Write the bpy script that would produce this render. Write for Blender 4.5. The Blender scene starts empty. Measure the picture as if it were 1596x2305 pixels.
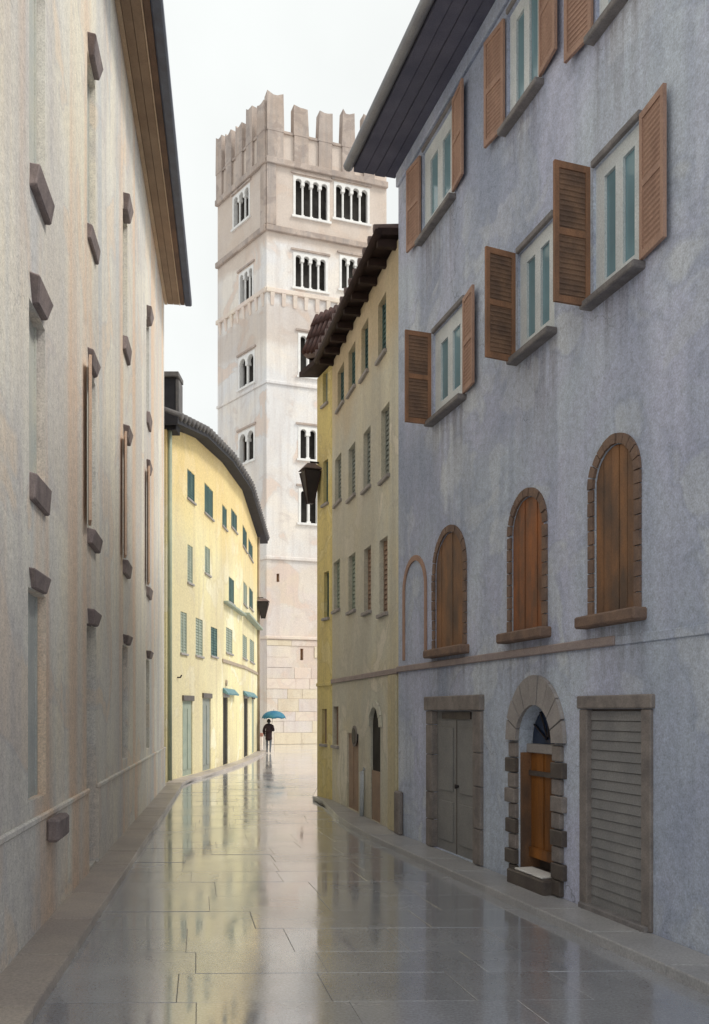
import bpy, bmesh, math, random
from mathutils import Vector, Matrix
random.seed(7)
R = math.radians
scene = bpy.context.scene

# ------------------------------------------------------------------ camera
EYE = 2.2
cam_d = bpy.data.cameras.new('camera'); cam = bpy.data.objects.new('camera', cam_d)
scene.collection.objects.link(cam); scene.camera = cam
cam.location = (0, 0, EYE); cam.rotation_euler = (R(90), 0, 0)
cam_d.sensor_width = 36; cam_d.lens = 36 * 2000 / 2305
cam_d.shift_y = (1600 - 1152.5) / 2305
cam_d.clip_start = .05; cam_d.clip_end = 3000

# ------------------------------------------------------------------ sky and sun (overcast)
SUN_AZ, SUN_EL = 108, 52
world = bpy.data.worlds.new('World'); scene.world = world; world.use_nodes = True
wn = world.node_tree; wn.nodes.clear()
sky = wn.nodes.new('ShaderNodeTexSky'); sky.sky_type = 'NISHITA'; sky.sun_disc = False
sky.sun_elevation = R(SUN_EL); sky.sun_rotation = R(SUN_AZ)
sky.air_density = 1.0; sky.dust_density = 4.0; sky.ozone_density = 1.0
hs = wn.nodes.new('ShaderNodeHueSaturation'); hs.inputs['Saturation'].default_value = .10
wm = wn.nodes.new('ShaderNodeMix'); wm.data_type = 'RGBA'
wm.inputs[0].default_value = .85; wm.inputs[7].default_value = (6.6, 6.8, 6.7, 1)
bg = wn.nodes.new('ShaderNodeBackground'); bg.inputs[1].default_value = .10
wo = wn.nodes.new('ShaderNodeOutputWorld')
wn.links.new(sky.outputs[0], hs.inputs['Color']); wn.links.new(hs.outputs[0], wm.inputs[6])
tc = wn.nodes.new('ShaderNodeTexCoord'); cn = wn.nodes.new('ShaderNodeTexNoise'); cn.inputs['Scale'].default_value = 2.2; cn.inputs['Detail'].default_value = 5
cr = wn.nodes.new('ShaderNodeMapRange'); cr.inputs[1].default_value = .3; cr.inputs[2].default_value = .7; cr.inputs[3].default_value = .90; cr.inputs[4].default_value = 1.08
cm = wn.nodes.new('ShaderNodeVectorMath'); cm.operation = 'SCALE'
wn.links.new(tc.outputs['Generated'], cn.inputs['Vector']); wn.links.new(cn.outputs[0], cr.inputs[0]); wn.links.new(cr.outputs[0], cm.inputs['Scale'])
wn.links.new(wm.outputs[2], cm.inputs[0]); wn.links.new(cm.outputs[0], bg.inputs[0]); wn.links.new(bg.outputs[0], wo.inputs[0])
sun_d = bpy.data.lights.new('sun', 'SUN'); sun_d.energy = 1.5; sun_d.angle = R(14); sun_d.color = (1, .95, .86)
sun = bpy.data.objects.new('sun', sun_d); scene.collection.objects.link(sun)
sv = Vector((math.cos(R(SUN_EL)) * math.sin(R(SUN_AZ)), math.cos(R(SUN_EL)) * math.cos(R(SUN_AZ)), math.sin(R(SUN_EL))))
sun.rotation_euler = sv.to_track_quat('Z', 'Y').to_euler(); sun.location = (20, -5, 40)
vs = scene.view_settings
vs.view_transform = 'Standard'; vs.look = 'None'; vs.gamma = 1; vs.use_curve_mapping = False; vs.exposure = 0.60

# ------------------------------------------------------------------ materials
MATS = {}
def nodes_for(name):
    m = bpy.data.materials.new(name); m.use_nodes = True; MATS[name] = m
    return m, m.node_tree, m.node_tree.nodes['Principled BSDF']
def N(t, kind, **kw):
    n = t.nodes.new(kind)
    for k, v in kw.items(): setattr(n, k, v)
    return n
def ramp(t, src, a, b, lo=0, hi=1):
    n = N(t, 'ShaderNodeMapRange'); n.clamp = True
    n.inputs[1].default_value = a; n.inputs[2].default_value = b; n.inputs[3].default_value = lo; n.inputs[4].default_value = hi
    t.links.new(src, n.inputs[0]); return n.outputs[0]
def noise(t, vec, scale, detail=4, rough=.55, dist=0):
    n = N(t, 'ShaderNodeTexNoise'); n.inputs['Scale'].default_value = scale; n.inputs['Detail'].default_value = detail
    n.inputs['Roughness'].default_value = rough; n.inputs['Distortion'].default_value = dist
    t.links.new(vec, n.inputs['Vector']); return n.outputs[0]
def mix(t, fac, a, b, blend='MIX'):
    n = N(t, 'ShaderNodeMix'); n.data_type = 'RGBA'; n.blend_type = blend
    for sock, v in ((0, fac), (6, a), (7, b)):
        if isinstance(v, (int, float)): n.inputs[sock].default_value = v
        elif isinstance(v, tuple): n.inputs[sock].default_value = (*v, 1)
        else: t.links.new(v, n.inputs[sock])
    return n.outputs[2]
def math_(t, op, a, b):
    n = N(t, 'ShaderNodeMath', operation=op)
    for i, v in enumerate((a, b)):
        if isinstance(v, (int, float)): n.inputs[i].default_value = v
        else: t.links.new(v, n.inputs[i])
    return n.outputs[0]
def coords(t, sx=1, sy=1, sz=1, off=0):
    g = N(t, 'ShaderNodeNewGeometry'); mp = N(t, 'ShaderNodeMapping')
    mp.inputs['Scale'].default_value = (sx, sy, sz); mp.inputs['Location'].default_value = (off, off * .7, off * .3)
    t.links.new(g.outputs['Position'], mp.inputs[0]); return mp.outputs[0]
def bump(t, p, h, strength, dist=.01):
    b = N(t, 'ShaderNodeBump'); b.inputs['Strength'].default_value = strength; b.inputs['Distance'].default_value = dist
    t.links.new(h, b.inputs['Height']); t.links.new(b.outputs[0], p.inputs['Normal'])
def plaster(name, c1, c2, c3, streak, sc=.5, off=0, grain=.16, extra=None, rough=.9, sk=.6, wsh=.25, crack=0):
    """weathered limewash: two body tints, a third in blotches with a tide-mark rim, rain streaks, grain"""
    m, t, p = nodes_for(name); v = coords(t, off=off)
    col = mix(t, ramp(t, noise(t, v, sc, 6, .6, .4), .40, .60), c1, c2)
    bl = noise(t, v, sc * 1.7, 3, .5, .8)
    col = mix(t, ramp(t, bl, .56, .60, 0, .75), col, c3)
    rim = math_(t, 'SUBTRACT', ramp(t, bl, .535, .56), ramp(t, bl, .56, .60))
    col = mix(t, math_(t, 'MULTIPLY', rim, .35), col, streak)
    st = noise(t, coords(t, 1.6, 1.6, .10, off), 1.3, 5, .6)
    col = mix(t, ramp(t, st, .50, .72, 0, sk), col, streak)
    st2 = noise(t, coords(t, 5, 5, .25, off + 3), 1.0, 3, .6)
    col = mix(t, ramp(t, st2, .58, .75, 0, sk * .6), col, streak)
    wash = noise(t, coords(t, 1, 1, .45, off + 7), .33, 4, .55, .6)
    col = mix(t, ramp(t, wash, .43, .60, 0, wsh), col, streak)
    g = noise(t, v, 55, 3, .7)
    g2 = noise(t, v, 14, 3, .6)
    gr = math_(t, 'ADD', ramp(t, g, .3, .7, 1 - grain, 1 + grain), ramp(t, g2, .3, .7, -grain * .5, grain * .5))
    gc = N(t, 'ShaderNodeCombineColor')
    for i in range(3): t.links.new(gr, gc.inputs[i])
    if crack:
        wv = N(t, 'ShaderNodeVectorMath', operation='ADD'); nz = N(t, 'ShaderNodeTexNoise'); nz.inputs['Scale'].default_value = 1.6; nz.inputs['Detail'].default_value = 6
        t.links.new(v, nz.inputs['Vector']); t.links.new(v, wv.inputs[0]); t.links.new(nz.outputs['Color'], wv.inputs[1])
        vo = N(t, 'ShaderNodeTexVoronoi', feature='DISTANCE_TO_EDGE'); vo.inputs['Scale'].default_value = .55; t.links.new(wv.outputs[0], vo.inputs['Vector'])
        ck = math_(t, 'MULTIPLY', ramp(t, vo.outputs['Distance'], .006, .0, 0, crack), ramp(t, noise(t, v, .6, 3), .5, .62))
        col = mix(t, ck, col, tuple(x * .45 for x in streak))
    if extra: col = extra(t, v, col)
    col = mix(t, 1.0, col, gc.outputs[0], 'MULTIPLY')
    t.links.new(col, p.inputs['Base Color']); p.inputs['Roughness'].default_value = rough
    p.inputs['Specular IOR Level'].default_value = .25
    bump(t, p, math_(t, 'ADD', g, math_(t, 'MULTIPLY', g2, 2.0)), .35, .008)
    return m
def simple(name, c1, c2=None, sc=4, rough=.7, zs=1, spec=.3, grain=.15, metal=0, off=0, bm=.25):
    m, t, p = nodes_for(name); c2 = c2 or tuple(x * .6 for x in c1)
    v = coords(t, 1, 1, zs, off)
    col = mix(t, ramp(t, noise(t, v, sc, 5, .6), .35, .65), c1, c2)
    g = noise(t, coords(t), 60, 3, .6); gc = N(t, 'ShaderNodeCombineColor'); gr = ramp(t, g, .3, .7, 1 - grain, 1 + grain)
    for i in range(3): t.links.new(gr, gc.inputs[i])
    col = mix(t, 1.0, col, gc.outputs[0], 'MULTIPLY')
    t.links.new(col, p.inputs['Base Color']); p.inputs['Roughness'].default_value = rough
    p.inputs['Specular IOR Level'].default_value = spec; p.inputs['Metallic'].default_value = metal
    bump(t, p, g, bm, .006); return m
def wet_stone(name, c1, c2, rough_lo, rough_hi, ior=1.6, bs=.12, off=0, coat=0):
    m, t, p = nodes_for(name); v = coords(t, off=off)
    oi = N(t, 'ShaderNodeObjectInfo')
    col = mix(t, ramp(t, noise(t, v, 1.1, 6, .65), .38, .64), c1, c2)
    col = mix(t, math_(t, 'MULTIPLY', oi.outputs['Random'], .35), col, tuple(x * .55 for x in c1))
    g = noise(t, v, 45, 3, .7); gc = N(t, 'ShaderNodeCombineColor'); gr = ramp(t, g, .3, .7, .75, 1.2)
    for i in range(3): t.links.new(gr, gc.inputs[i])
    col = mix(t, 1.0, col, gc.outputs[0], 'MULTIPLY')
    t.links.new(col, p.inputs['Base Color'])
    t.links.new(ramp(t, noise(t, v, .7, 5, .6), .35, .65, rough_lo, rough_hi), p.inputs['Roughness'])
    p.inputs['IOR'].default_value = ior
    p.inputs['Coat Weight'].default_value = coat; p.inputs['Coat IOR'].default_value = 3.4; t.links.new(ramp(t, noise(t, v, .5, 5, .65), .40, .62, .05, .17), p.inputs['Coat Roughness'])
    wav = noise(t, v, 9, 3, .6)
    bump(t, p, math_(t, 'ADD', g, math_(t, 'MULTIPLY', wav, 3.0)), bs, .004)
    return m
def glass(name, c, rough=.08):
    m, t, p = nodes_for(name); v = coords(t)
    col = mix(t, noise(t, v, 1.5, 3), c, tuple(min(1, x * 2.2) for x in c))
    t.links.new(col, p.inputs['Base Color']); p.inputs['Roughness'].default_value = rough; p.inputs['IOR'].default_value = 1.5
    bump(t, p, noise(t, v, 2.5, 2), .06, .02); return m

def tower_extra(t, v, col):
    g = N(t, 'ShaderNodeNewGeometry'); s = N(t, 'ShaderNodeSeparateXYZ'); t.links.new(g.outputs['Position'], s.inputs[0])
    z = math_(t, 'ADD', s.outputs[2], math_(t, 'MULTIPLY', math_(t, 'SUBTRACT', noise(t, v, .35, 4), .5), 3.0))
    a = ramp(t, z, 32.3, 33.0, 0, .78)                           # brick-built top storey
    col = mix(t, a, col, mix(t, noise(t, v, .9, 5), (.50, .40, .33), (.70, .60, .52)))
    b = math_(t, 'SUBTRACT', ramp(t, z, 26.0, 26.6), ramp(t, z, 28.6, 29.2))
    col = mix(t, math_(t, 'MULTIPLY', b, .45), col, (.50, .40, .33))
    c = ramp(t, z, 13.0, 11.5, 0, .4)                            # warm sandstone base
    col = mix(t, c, col, mix(t, ramp(t, noise(t, v, .5, 4), .45, .55), (.66, .52, .46), (.70, .58, .45)))
    return col
def olive_extra(t, v, col):
    g = N(t, 'ShaderNodeNewGeometry'); s = N(t, 'ShaderNodeSeparateXYZ'); t.links.new(g.outputs['Position'], s.inputs[0])
    z = math_(t, 'ADD', s.outputs[2], math_(t, 'MULTIPLY', math_(t, 'SUBTRACT', noise(t, v, .5, 4), .5), 2.5))
    return mix(t, ramp(t, z, 8.3, 9.3, 0, .55), col, (.58, .42, .22))
def yellow_extra(t, v, col):
    g = N(t, 'ShaderNodeNewGeometry'); s = N(t, 'ShaderNodeSeparateXYZ'); t.links.new(g.outputs['Position'], s.inputs[0])
    z = math_(t, 'ADD', s.outputs[2], math_(t, 'MULTIPLY', math_(t, 'SUBTRACT', noise(t, v, .4, 4), .5), 3.0))
    return mix(t, ramp(t, z, 7.6, 9.8, 0, .65), col, (.76, .55, .22))

def cream_extra(t, v, col):
    a = noise(t, coords(t, 1, 1, .05, 3), .9, 3, .5); b = noise(t, coords(t, 1, 1, .06, 17), 1.2, 3, .5)
    col = mix(t, ramp(t, a, .52, .66, 0, .7), col, (.78, .57, .41))
    return mix(t, ramp(t, b, .56, .68, 0, .55), col, (.55, .58, .62))
SILLS = [(1.1, 2.5, 9.64), (4.1, 5.1, 9.54), (6.17, 7.15, 9.22), (1.57, 2.87, 6.6), (4.4, 5.4, 6.5), (6.12, 7.08, 6.44), (1.55, 2.97, 3.0), (4.13, 5.27, 3.04), (6.03, 7.1, 3.06)]
def grey_extra(t, v, col):
    g = N(t, 'ShaderNodeNewGeometry'); s = N(t, 'ShaderNodeSeparateXYZ'); t.links.new(g.outputs['Position'], s.inputs[0])
    d = math.hypot(.299, 1); ax, ay = .299 / d, -1 / d
    u = math_(t, 'ADD', math_(t, 'MULTIPLY', s.outputs[0], ax), math_(t, 'ADD', math_(t, 'MULTIPLY', s.outputs[1], ay), -(.757 * ax + 15.3 * ay)))
    st = ramp(t, noise(t, coords(t, 9, 9, .5, 5), 1.0, 4, .6), .40, .62); tot = 0
    for k, (a, b, z) in enumerate(SILLS):
        m = math_(t, 'MULTIPLY', ramp(t, u, a - .05, a + .1), ramp(t, u, b + .05, b - .1))
        l = (1.3, .8, 1.6, 1.1, 1.5, .9, .6, .9, .7)[k]
        m = math_(t, 'MULTIPLY', m, math_(t, 'MULTIPLY', ramp(t, s.outputs[2], z - l, z), ramp(t, s.outputs[2], z + .02, z)))
        tot = math_(t, 'ADD', tot, m)
    col = mix(t, math_(t, 'MULTIPLY', math_(t, 'MULTIPLY', tot, st), .75), col, (.25, .25, .30))
    pt = noise(t, coords(t, 1, 1, 1, 60), .8, 5, .5, .5)          # newer patches of plaster
    col = mix(t, ramp(t, pt, .615, .635, 0, .3), col, (.66, .70, .76))
    return col
plaster('grey_lime', (.58, .65, .75), (.58, .61, .77), (.66, .71, .77), (.32, .37, .50), .45, 2, grain=.24, sk=.5, wsh=.85, crack=.7, extra=grey_extra)
plaster('cream_lime', (.85, .79, .66), (.80, .77, .70), (.82, .70, .57), (.52, .49, .50), .4, 11, grain=.22, sk=.55, wsh=.5, crack=.4, extra=cream_extra)
plaster('yellow_lime', (.80, .74, .47), (.77, .69, .40), (.84, .80, .62), (.58, .50, .34), .35, 23, grain=.2, extra=yellow_extra, sk=.7, wsh=.55)
plaster('olive_lime', (.72, .66, .49), (.66, .65, .56), (.80, .75, .64), (.48, .46, .40), .5, 31, sk=.6, wsh=.6, extra=olive_extra)
plaster('olive_lime_lit', (.78, .66, .28), (.72, .60, .27), (.80, .70, .38), (.46, .38, .20), .8, 37, grain=.15, sk=.5)  # corner strip of the olive house: brighter light from the plaza put into the colour
plaster('pilaster_lime', (.64, .57, .38), (.58, .52, .38), (.68, .60, .40), (.42, .38, .28), .8, 38, grain=.15, sk=.6)
plaster('tower_stone', (.82, .76, .69), (.76, .75, .75), (.74, .60, .51), (.56, .50, .47), .26, 41, grain=.16, sk=.5, wsh=.3, extra=tower_extra)
plaster('tower_block', (.79, .68, .61), (.80, .71, .60), (.77, .64, .55), (.60, .50, .46), .6, 43, grain=.1, sk=.3)
plaster('tower_brick', (.45, .365, .31), (.54, .455, .40), (.37, .30, .265), (.31, .28, .27), .7, 47, grain=.18, sk=.7)
plaster('tower_ochre', (.77, .68, .53), (.74, .66, .54), (.76, .66, .52), (.58, .48, .36), .6, 49, grain=.15, sk=.3)
simple('marble', (.86, .85, .82), (.74, .73, .72), 3, .6)
simple('dark_void', (.055, .05, .045), (.025, .022, .02), 2, .9)
simple('frame_white', (.74, .78, .80), (.62, .68, .71), 3, .55)
glass('teal_glass', (.12, .20, .235), .12)
glass('grey_glass', (.10, .12, .13))
simple('pale_curtain', (.52, .57, .60), (.42, .48, .52), 3, .8)
simple('shutter_cream', (.62, .61, .54), (.52, .54, .51), 2, .85)
simple('shutter_dark', (.27, .165, .11), (.16, .105, .08), 4, .75)
simple('shutter_peach', (.70, .50, .37), (.60, .44, .34), 3, .8)
simple('shutter_haze', (.55, .56, .53), (.47, .49, .48), 3, .8)
simple('shutter_wood', (.36, .19, .11), (.22, .125, .08), 5, .7, .3)
simple('shutter_faded', (.46, .30, .23), (.36, .23, .18), 5, .75, .3)
simple('shutter_green', (.10, .17, .15), (.055, .11, .115), 3, .7)
simple('shutter_sage', (.36, .40, .33), (.28, .33, .28), 3, .75)
simple('shutter_grey', (.24, .27, .25), (.30, .31, .28), 3, .8)
simple('shutter_tan', (.40, .28, .20), (.30, .22, .17), 3, .8)
simple('plank_brown', (.32, .16, .075), (.13, .088, .066), 2.6, .6, .4, off=5)
simple('plank_rust', (.40, .145, .05), (.14, .085, .06), 2.6, .55, .4, off=9)
simple('door_orange', (.44, .165, .03), (.13, .06, .025), 3, .45, .15, spec=.4)
simple('surround_stone', (.30, .265, .245), (.19, .17, .165), 4, .8)
simple('surround_pale', (.40, .37, .36), (.31, .29, .285), 4, .8)
simple('surround_brick', (.26, .175, .13), (.17, .12, .10), 5, .85)
simple('dark_stone', (.13, .11, .095), (.09, .075, .07), 5, .5)
simple('sill_stone', (.27, .255, .255), (.18, .17, .175), 6, .8)
simple('purple_stone', (.30, .245, .235), (.20, .165, .165), 5, .85)
simple('string_stone', (.40, .33, .31), (.32, .27, .27), 5, .85)
simple('grey_panel', (.30, .295, .285), (.24, .24, .24), 2, .7)
simple('slat_grey', (.29, .285, .285), (.23, .23, .235), 3, .65)
simple('eave_slate', (.15, .15, .205), (.105, .11, .16), 2, .75)
simple('gutter_zinc', (.30, .31, .34), (.22, .23, .27), 3, .5, spec=.5)
simple('gutter_dark', (.085, .10, .145), (.06, .065, .095), 3, .5, spec=.5)
simple('eave_brown', (.36, .255, .175), (.28, .195, .135), 2, .8, 1)
simple('eave_light', (.60, .45, .32), (.50, .37, .26), 2, .8, 1)
simple('eave_dark_brown', (.20, .125, .085), (.13, .085, .065), 2, .8, 1)
simple('rafter_dark', (.045, .026, .022), (.03, .018, .016), 4, .8)
simple('tile_brown', (.085, .038, .03), (.05, .025, .022), 5, .75)
simple('tile_mauve', (.20, .15, .14), (.14, .10, .10), 5, .75)
simple('roof_slate', (.035, .034, .04), (.025, .024, .03), 4, .75)
simple('roof_tile_grey', (.17, .16, .155), (.11, .105, .11), 5, .8)
simple('iron', (.035, .025, .028), (.02, .016, .018), 5, .55, spec=.4)
simple('awning_teal', (.17, .29, .31), (.12, .23, .26), 4, .8)
simple('pipe_green', (.36, .40, .30), (.28, .33, .27), 3, .5)
simple('pipe_tan', (.42, .34, .25), (.34, .27, .21), 3, .5)
simple('pipe_pale', (.62, .66, .70), (.52, .56, .60), 3, .45)
simple('brick_red', (.40, .20, .15), (.30, .15, .12), 4, .85)
simple('cloth_coat', (.035, .018, .022), (.022, .012, .016), 8, .9)
simple('cloth_trousers', (.13, .15, .18), (.09, .10, .12), 8, .9)
simple('skin', (.42, .25, .18), (.36, .2, .15), 8, .6)
simple('hair', (.02, .014, .012), (.015, .01, .01), 8, .6)
simple('umbrella_cloth', (.014, .12, .25), (.06, .22, .29), 2.2, .55)
wet_stone('wet_flag', (.40, .42, .46), (.31, .325, .37), .16, .3, 1.5, .07, 0, 1)
wet_stone('wet_bed', (.12, .11, .10), (.09, .085, .08), .2, .4, 1.5, .1)
wet_stone('wet_plaza', (.62, .58, .57), (.56, .54, .55), .14, .26, 1.5, .05, 5, 1)
wet_stone('wet_kerb', (.46, .455, .465), (.36, .36, .375), .28, .5, 1.5, .15, 9)
wet_stone('wet_kerb_warm', (.48, .42, .37), (.38, .33, .31), .32, .55, 1.5, .15, 9)

# ------------------------------------------------------------------ mesh helpers
ORIG = {}
def link(o): scene.collection.objects.link(o); return o
def root(name, loc, label, cat, group=None):
    o = link(bpy.data.objects.new(name, None)); o.location = loc; o.empty_display_size = .2
    o['label'] = label; o['category'] = cat
    if group: o['group'] = group
    ORIG[o] = Vector(loc); return o
class MB:
    def __init__(s): s.v = []; s.f = []; s.sm = False
    def add(s, vs, fs):
        b = len(s.v); s.v += [Vector(x) for x in vs]; s.f += [tuple(b + i for i in f) for f in fs]; return s
    def hexa(s, p):      # 8 corners: bottom 4 then top 4
        return s.add(p, [(3, 2, 1, 0), (4, 5, 6, 7), (0, 1, 5, 4), (1, 2, 6, 5), (2, 3, 7, 6), (3, 0, 4, 7)])
    def box(s, c, ex, ey, ez):   # centre + half vectors
        c, ex, ey, ez = map(Vector, (c, ex, ey, ez))
        return s.hexa([c - ex - ey - ez, c + ex - ey - ez, c + ex + ey - ez, c - ex + ey - ez,
                       c - ex - ey + ez, c + ex - ey + ez, c + ex + ey + ez, c - ex + ey + ez])
    def prism(s, pts, off):      # closed polygon + extrusion vector
        n = len(pts); pts = [Vector(p) for p in pts]; off = Vector(off)
        return s.add(pts + [p + off for p in pts], [tuple(range(n))[::-1], tuple(range(n, 2 * n))] +
                     [(i, (i + 1) % n, n + (i + 1) % n, n + i) for i in range(n)])
    def tube(s, path, rad, k=8, cap=True):
        path = [Vector(p) for p in path]; rad = rad if isinstance(rad, (list, tuple)) else [rad] * len(path); b = len(s.v)
        for i, p in enumerate(path):
            d = (path[min(i + 1, len(path) - 1)] - path[max(i - 1, 0)]).normalized()
            a = d.cross(Vector((0, 0, 1)) if abs(d.z) < .9 else Vector((1, 0, 0))).normalized(); c = d.cross(a)
            for j in range(k):
                t = 2 * math.pi * j / k; s.v.append(p + (a * math.cos(t) + c * math.sin(t)) * rad[i])
        for i in range(len(path) - 1):
            for j in range(k):
                s.f.append((b + i * k + j, b + i * k + (j + 1) % k, b + (i + 1) * k + (j + 1) % k, b + (i + 1) * k + j))
        if cap:
            s.f.append(tuple(b + j for j in range(k))[::-1]); s.f.append(tuple(b + (len(path) - 1) * k + j for j in range(k)))
        return s
    def build(s, name, mat, parent=None, smooth=False, loc=None, bevel=0):
        o0 = ORIG[parent] if parent is not None else (Vector(loc) if loc is not None else Vector((0, 0, 0)))
        me = bpy.data.meshes.new(name); me.from_pydata([v - o0 for v in s.v], [], s.f)
        me.materials.append(MATS[mat] if isinstance(mat, str) else mat)
        if smooth: me.polygons.foreach_set('use_smooth', [True] * len(me.polygons))
        bm = bmesh.new(); bm.from_mesh(me); bmesh.ops.recalc_face_normals(bm, faces=bm.faces)
        if bevel: bmesh.ops.bevel(bm, geom=bm.edges[:], offset=bevel, segments=1, affect='EDGES', clamp_overlap=True)
        bm.to_mesh(me); bm.free()
        o = link(bpy.data.objects.new(name, me))
        if parent is not None: o.parent = parent
        elif loc is not None: o.location = loc
        ORIG[o] = o0; return o
def lab(o, label): o['label'] = label; return o
def struct(o): o['kind'] = 'structure'; return o

class Fac:
    """vertical facade: origin at u=0, u runs along d, outside is to the right of d"""
    def __init__(s, p0, p1):
        s.p = Vector((p0[0], p0[1], 0)); d = Vector((p1[0] - p0[0], p1[1] - p0[1], 0)); s.L = d.length
        s.d = d.normalized(); s.n = Vector((s.d.y, -s.d.x, 0))
    def pt(s, u, z, o=0): return s.p + s.d * u + s.n * o + Vector((0, 0, z))
    def px(s, x, y):             # where the sight line of a measured point meets this wall
        r = (x - 798) / 2000; u = (r * s.p.y - s.p.x) / (s.d.x - r * s.d.y)
        return u, EYE + (1600 - y) * (s.p.y + u * s.d.y) / 2000
    def box(s, mb, u0, u1, z0, z1, o0, o1):
        return mb.hexa([s.pt(u0, z0, o0), s.pt(u1, z0, o0), s.pt(u1, z0, o1), s.pt(u0, z0, o1),
                        s.pt(u0, z1, o0), s.pt(u1, z1, o0), s.pt(u1, z1, o1), s.pt(u0, z1, o1)])
def arc(u0, u1, z1, k=10):       # semicircular head points from left spring to right spring
    r = (u1 - u0) / 2; c = (u0 + u1) / 2
    return [(c - r * math.cos(math.pi * i / k), z1 - r + r * math.sin(math.pi * i / k)) for i in range(k + 1)]
def wall_mesh(f, u0, u1, z0, zt, ops, depth=.2):
    """wall with real openings; ops: (a,b,c,d,arched); zt: (top at u0, top at u1)"""
    mb = MB(); ztm = min(zt) - .02
    us = sorted({u0, u1} | {x for o in ops for x in o[:2]}); zs = sorted({z0, ztm} | {x for o in ops for x in o[2:4]})
    # thin out long cells so shading detail stays even
    for i in range(len(us) - 1):
        for j in range(len(zs) - 1):
            uc, zc = (us[i] + us[i + 1]) / 2, (zs[j] + zs[j + 1]) / 2
            if any(o[0] < uc < o[1] and o[2] < zc < o[3] for o in ops): continue
            mb.add([f.pt(us[i], zs[j]), f.pt(us[i + 1], zs[j]), f.pt(us[i + 1], zs[j + 1]), f.pt(us[i], zs[j + 1])], [(0, 1, 2, 3)])
    zz = lambda u: zt[0] + (zt[1] - zt[0]) * (u - u0) / (u1 - u0)
    mb.add([f.pt(u0, ztm), f.pt(u1, ztm), f.pt(u1, zz(u1)), f.pt(u0, zz(u0))], [(0, 1, 2, 3)])
    for op in ops:
        a, b, c, d, arched = op[:5]; dep = op[5] if len(op) > 5 else depth
        if not arched: ring = [(a, c), (a, d), (b, d), (b, c)]
        else:
            ar = arc(a, b, d); ring = [(a, c)] + ar + [(b, c)]
            h = len(ar) // 2
            for corner, pts in (((a, d), ar[:h + 1]), ((b, d), ar[h:])):
                for q in range(len(pts) - 1): mb.add([f.pt(*corner), f.pt(*pts[q]), f.pt(*pts[q + 1])], [(0, 1, 2)])
        for q in range(len(ring)):
            p, r = ring[q], ring[(q + 1) % len(ring)]
            mb.add([f.pt(*p), f.pt(*r), f.pt(*r, -dep), f.pt(*p, -dep)], [(0, 1, 2, 3)])
    return mb
def shell(rt, f, u0, u1, zt, depth, wallmat, roofmat, zr=1.5, close=(True, True)):
    """side walls, back wall and a sloping roof behind a facade"""
    for k, u in enumerate((u0, u1)):
        if close[k]:
            zz = zt[k]
            MB().add([f.pt(u, -.1, -.002), f.pt(u, -.1, -depth), f.pt(u, zz + zr, -depth), f.pt(u, zz, -.002)], [(0, 1, 2, 3)]).build('side_wall', wallmat, rt)
    MB().add([f.pt(u0, -.1, -depth), f.pt(u1, -.1, -depth), f.pt(u1, zt[1] + zr, -depth), f.pt(u0, zt[0] + zr, -depth)], [(0, 1, 2, 3)]).build('back_wall', wallmat, rt)

def window(rt, f, a, b, c, d, frame='frame_white', pane='teal_glass', back=.2, cols=2, rows=2, fw=.07, sill=None, sillp=.1, sh=.08, so=.06):
    m = MB(); o0, o1 = -back, -back + .06
    f.box(m, a, a + fw, c, d, o0, o1); f.box(m, b - fw, b, c, d, o0, o1)
    f.box(m, a + fw, b - fw, c, c + fw, o0, o1); f.box(m, a + fw, b - fw, d - fw, d, o0, o1)
    w = b - a - 2 * fw; h = d - c - 2 * fw; mw = fw * .8
    for i in range(1, cols): x = a + fw + w * i / cols; f.box(m, x - mw / 2, x + mw / 2, c + fw, d - fw, o0, o1)
    for j in range(1, rows):
        z = c + fw + h * j / rows
        for i in range(cols):
            f.box(m, a + fw + w * i / cols + (mw / 2 if i else 0), a + fw + w * (i + 1) / cols - (mw / 2 if i < cols - 1 else 0), z - .02, z + .02, o0, o1 - .01)
    wd = m.build('window', frame, rt)
    for i in range(cols):
        for j in range(rows):
            p = MB(); f.box(p, a + fw + w * i / cols, a + fw + w * (i + 1) / cols, c + fw + h * j / rows, c + fw + h * (j + 1) / rows, o0 + .015, o0 + .03)
            p.build('pane', pane, wd)
    if sill:
        s = MB(); f.box(s, a - so, b + so, c - sh, c - .004, -.08, sillp); s.build('sill', sill, wd, bevel=.012)
    return wd
def shutter(rt, f, hu, z0, z1, w, ang, side, mat, lou=True, pmat=None):
    """leaf hinged at hu, opened by ang degrees from the wall plane; side=-1 swings towards smaller u"""
    e = f.d * (side * math.cos(R(ang))) + f.n * math.sin(R(ang)); nn = Vector((e.y, -e.x, 0))
    o = f.pt(hu, 0, .035); t = .018; up = Vector((0, 0, 1))
    m = MB(); fr = .055; h = z1 - z0
    def bx(mb, x0, x1, za, zb, th=t): mb.box(o + e * (x0 + x1) / 2 + up * (za + zb) / 2, e * (x1 - x0) / 2, nn * th, up * (zb - za) / 2)
    bx(m, 0, fr, z0, z1); bx(m, w - fr, w, z0, z1)
    for za in (z0, z0 + h * .48, z1 - fr * 1.3): bx(m, fr, w - fr, za, za + fr * 1.3, t * .98)
    s = m.build('shutter', mat, rt)
    if lou:
        l = MB(); k = max(6, int(h / .06)); bx(l, fr, w - fr, z0 + fr, z1 - fr, .004)
        for i in range(k):
            z = z0 + fr * 1.4 + (h - fr * 2.8) * (i + .5) / k
            l.box(o + e * w / 2 + up * z, e * (w / 2 - fr + .004), nn * .012 + up * .02, up * .004 - nn * .003)
        q = l.build('louvre_panel', pmat or mat, s); q['kind'] = 'stuff'
    return s
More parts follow.
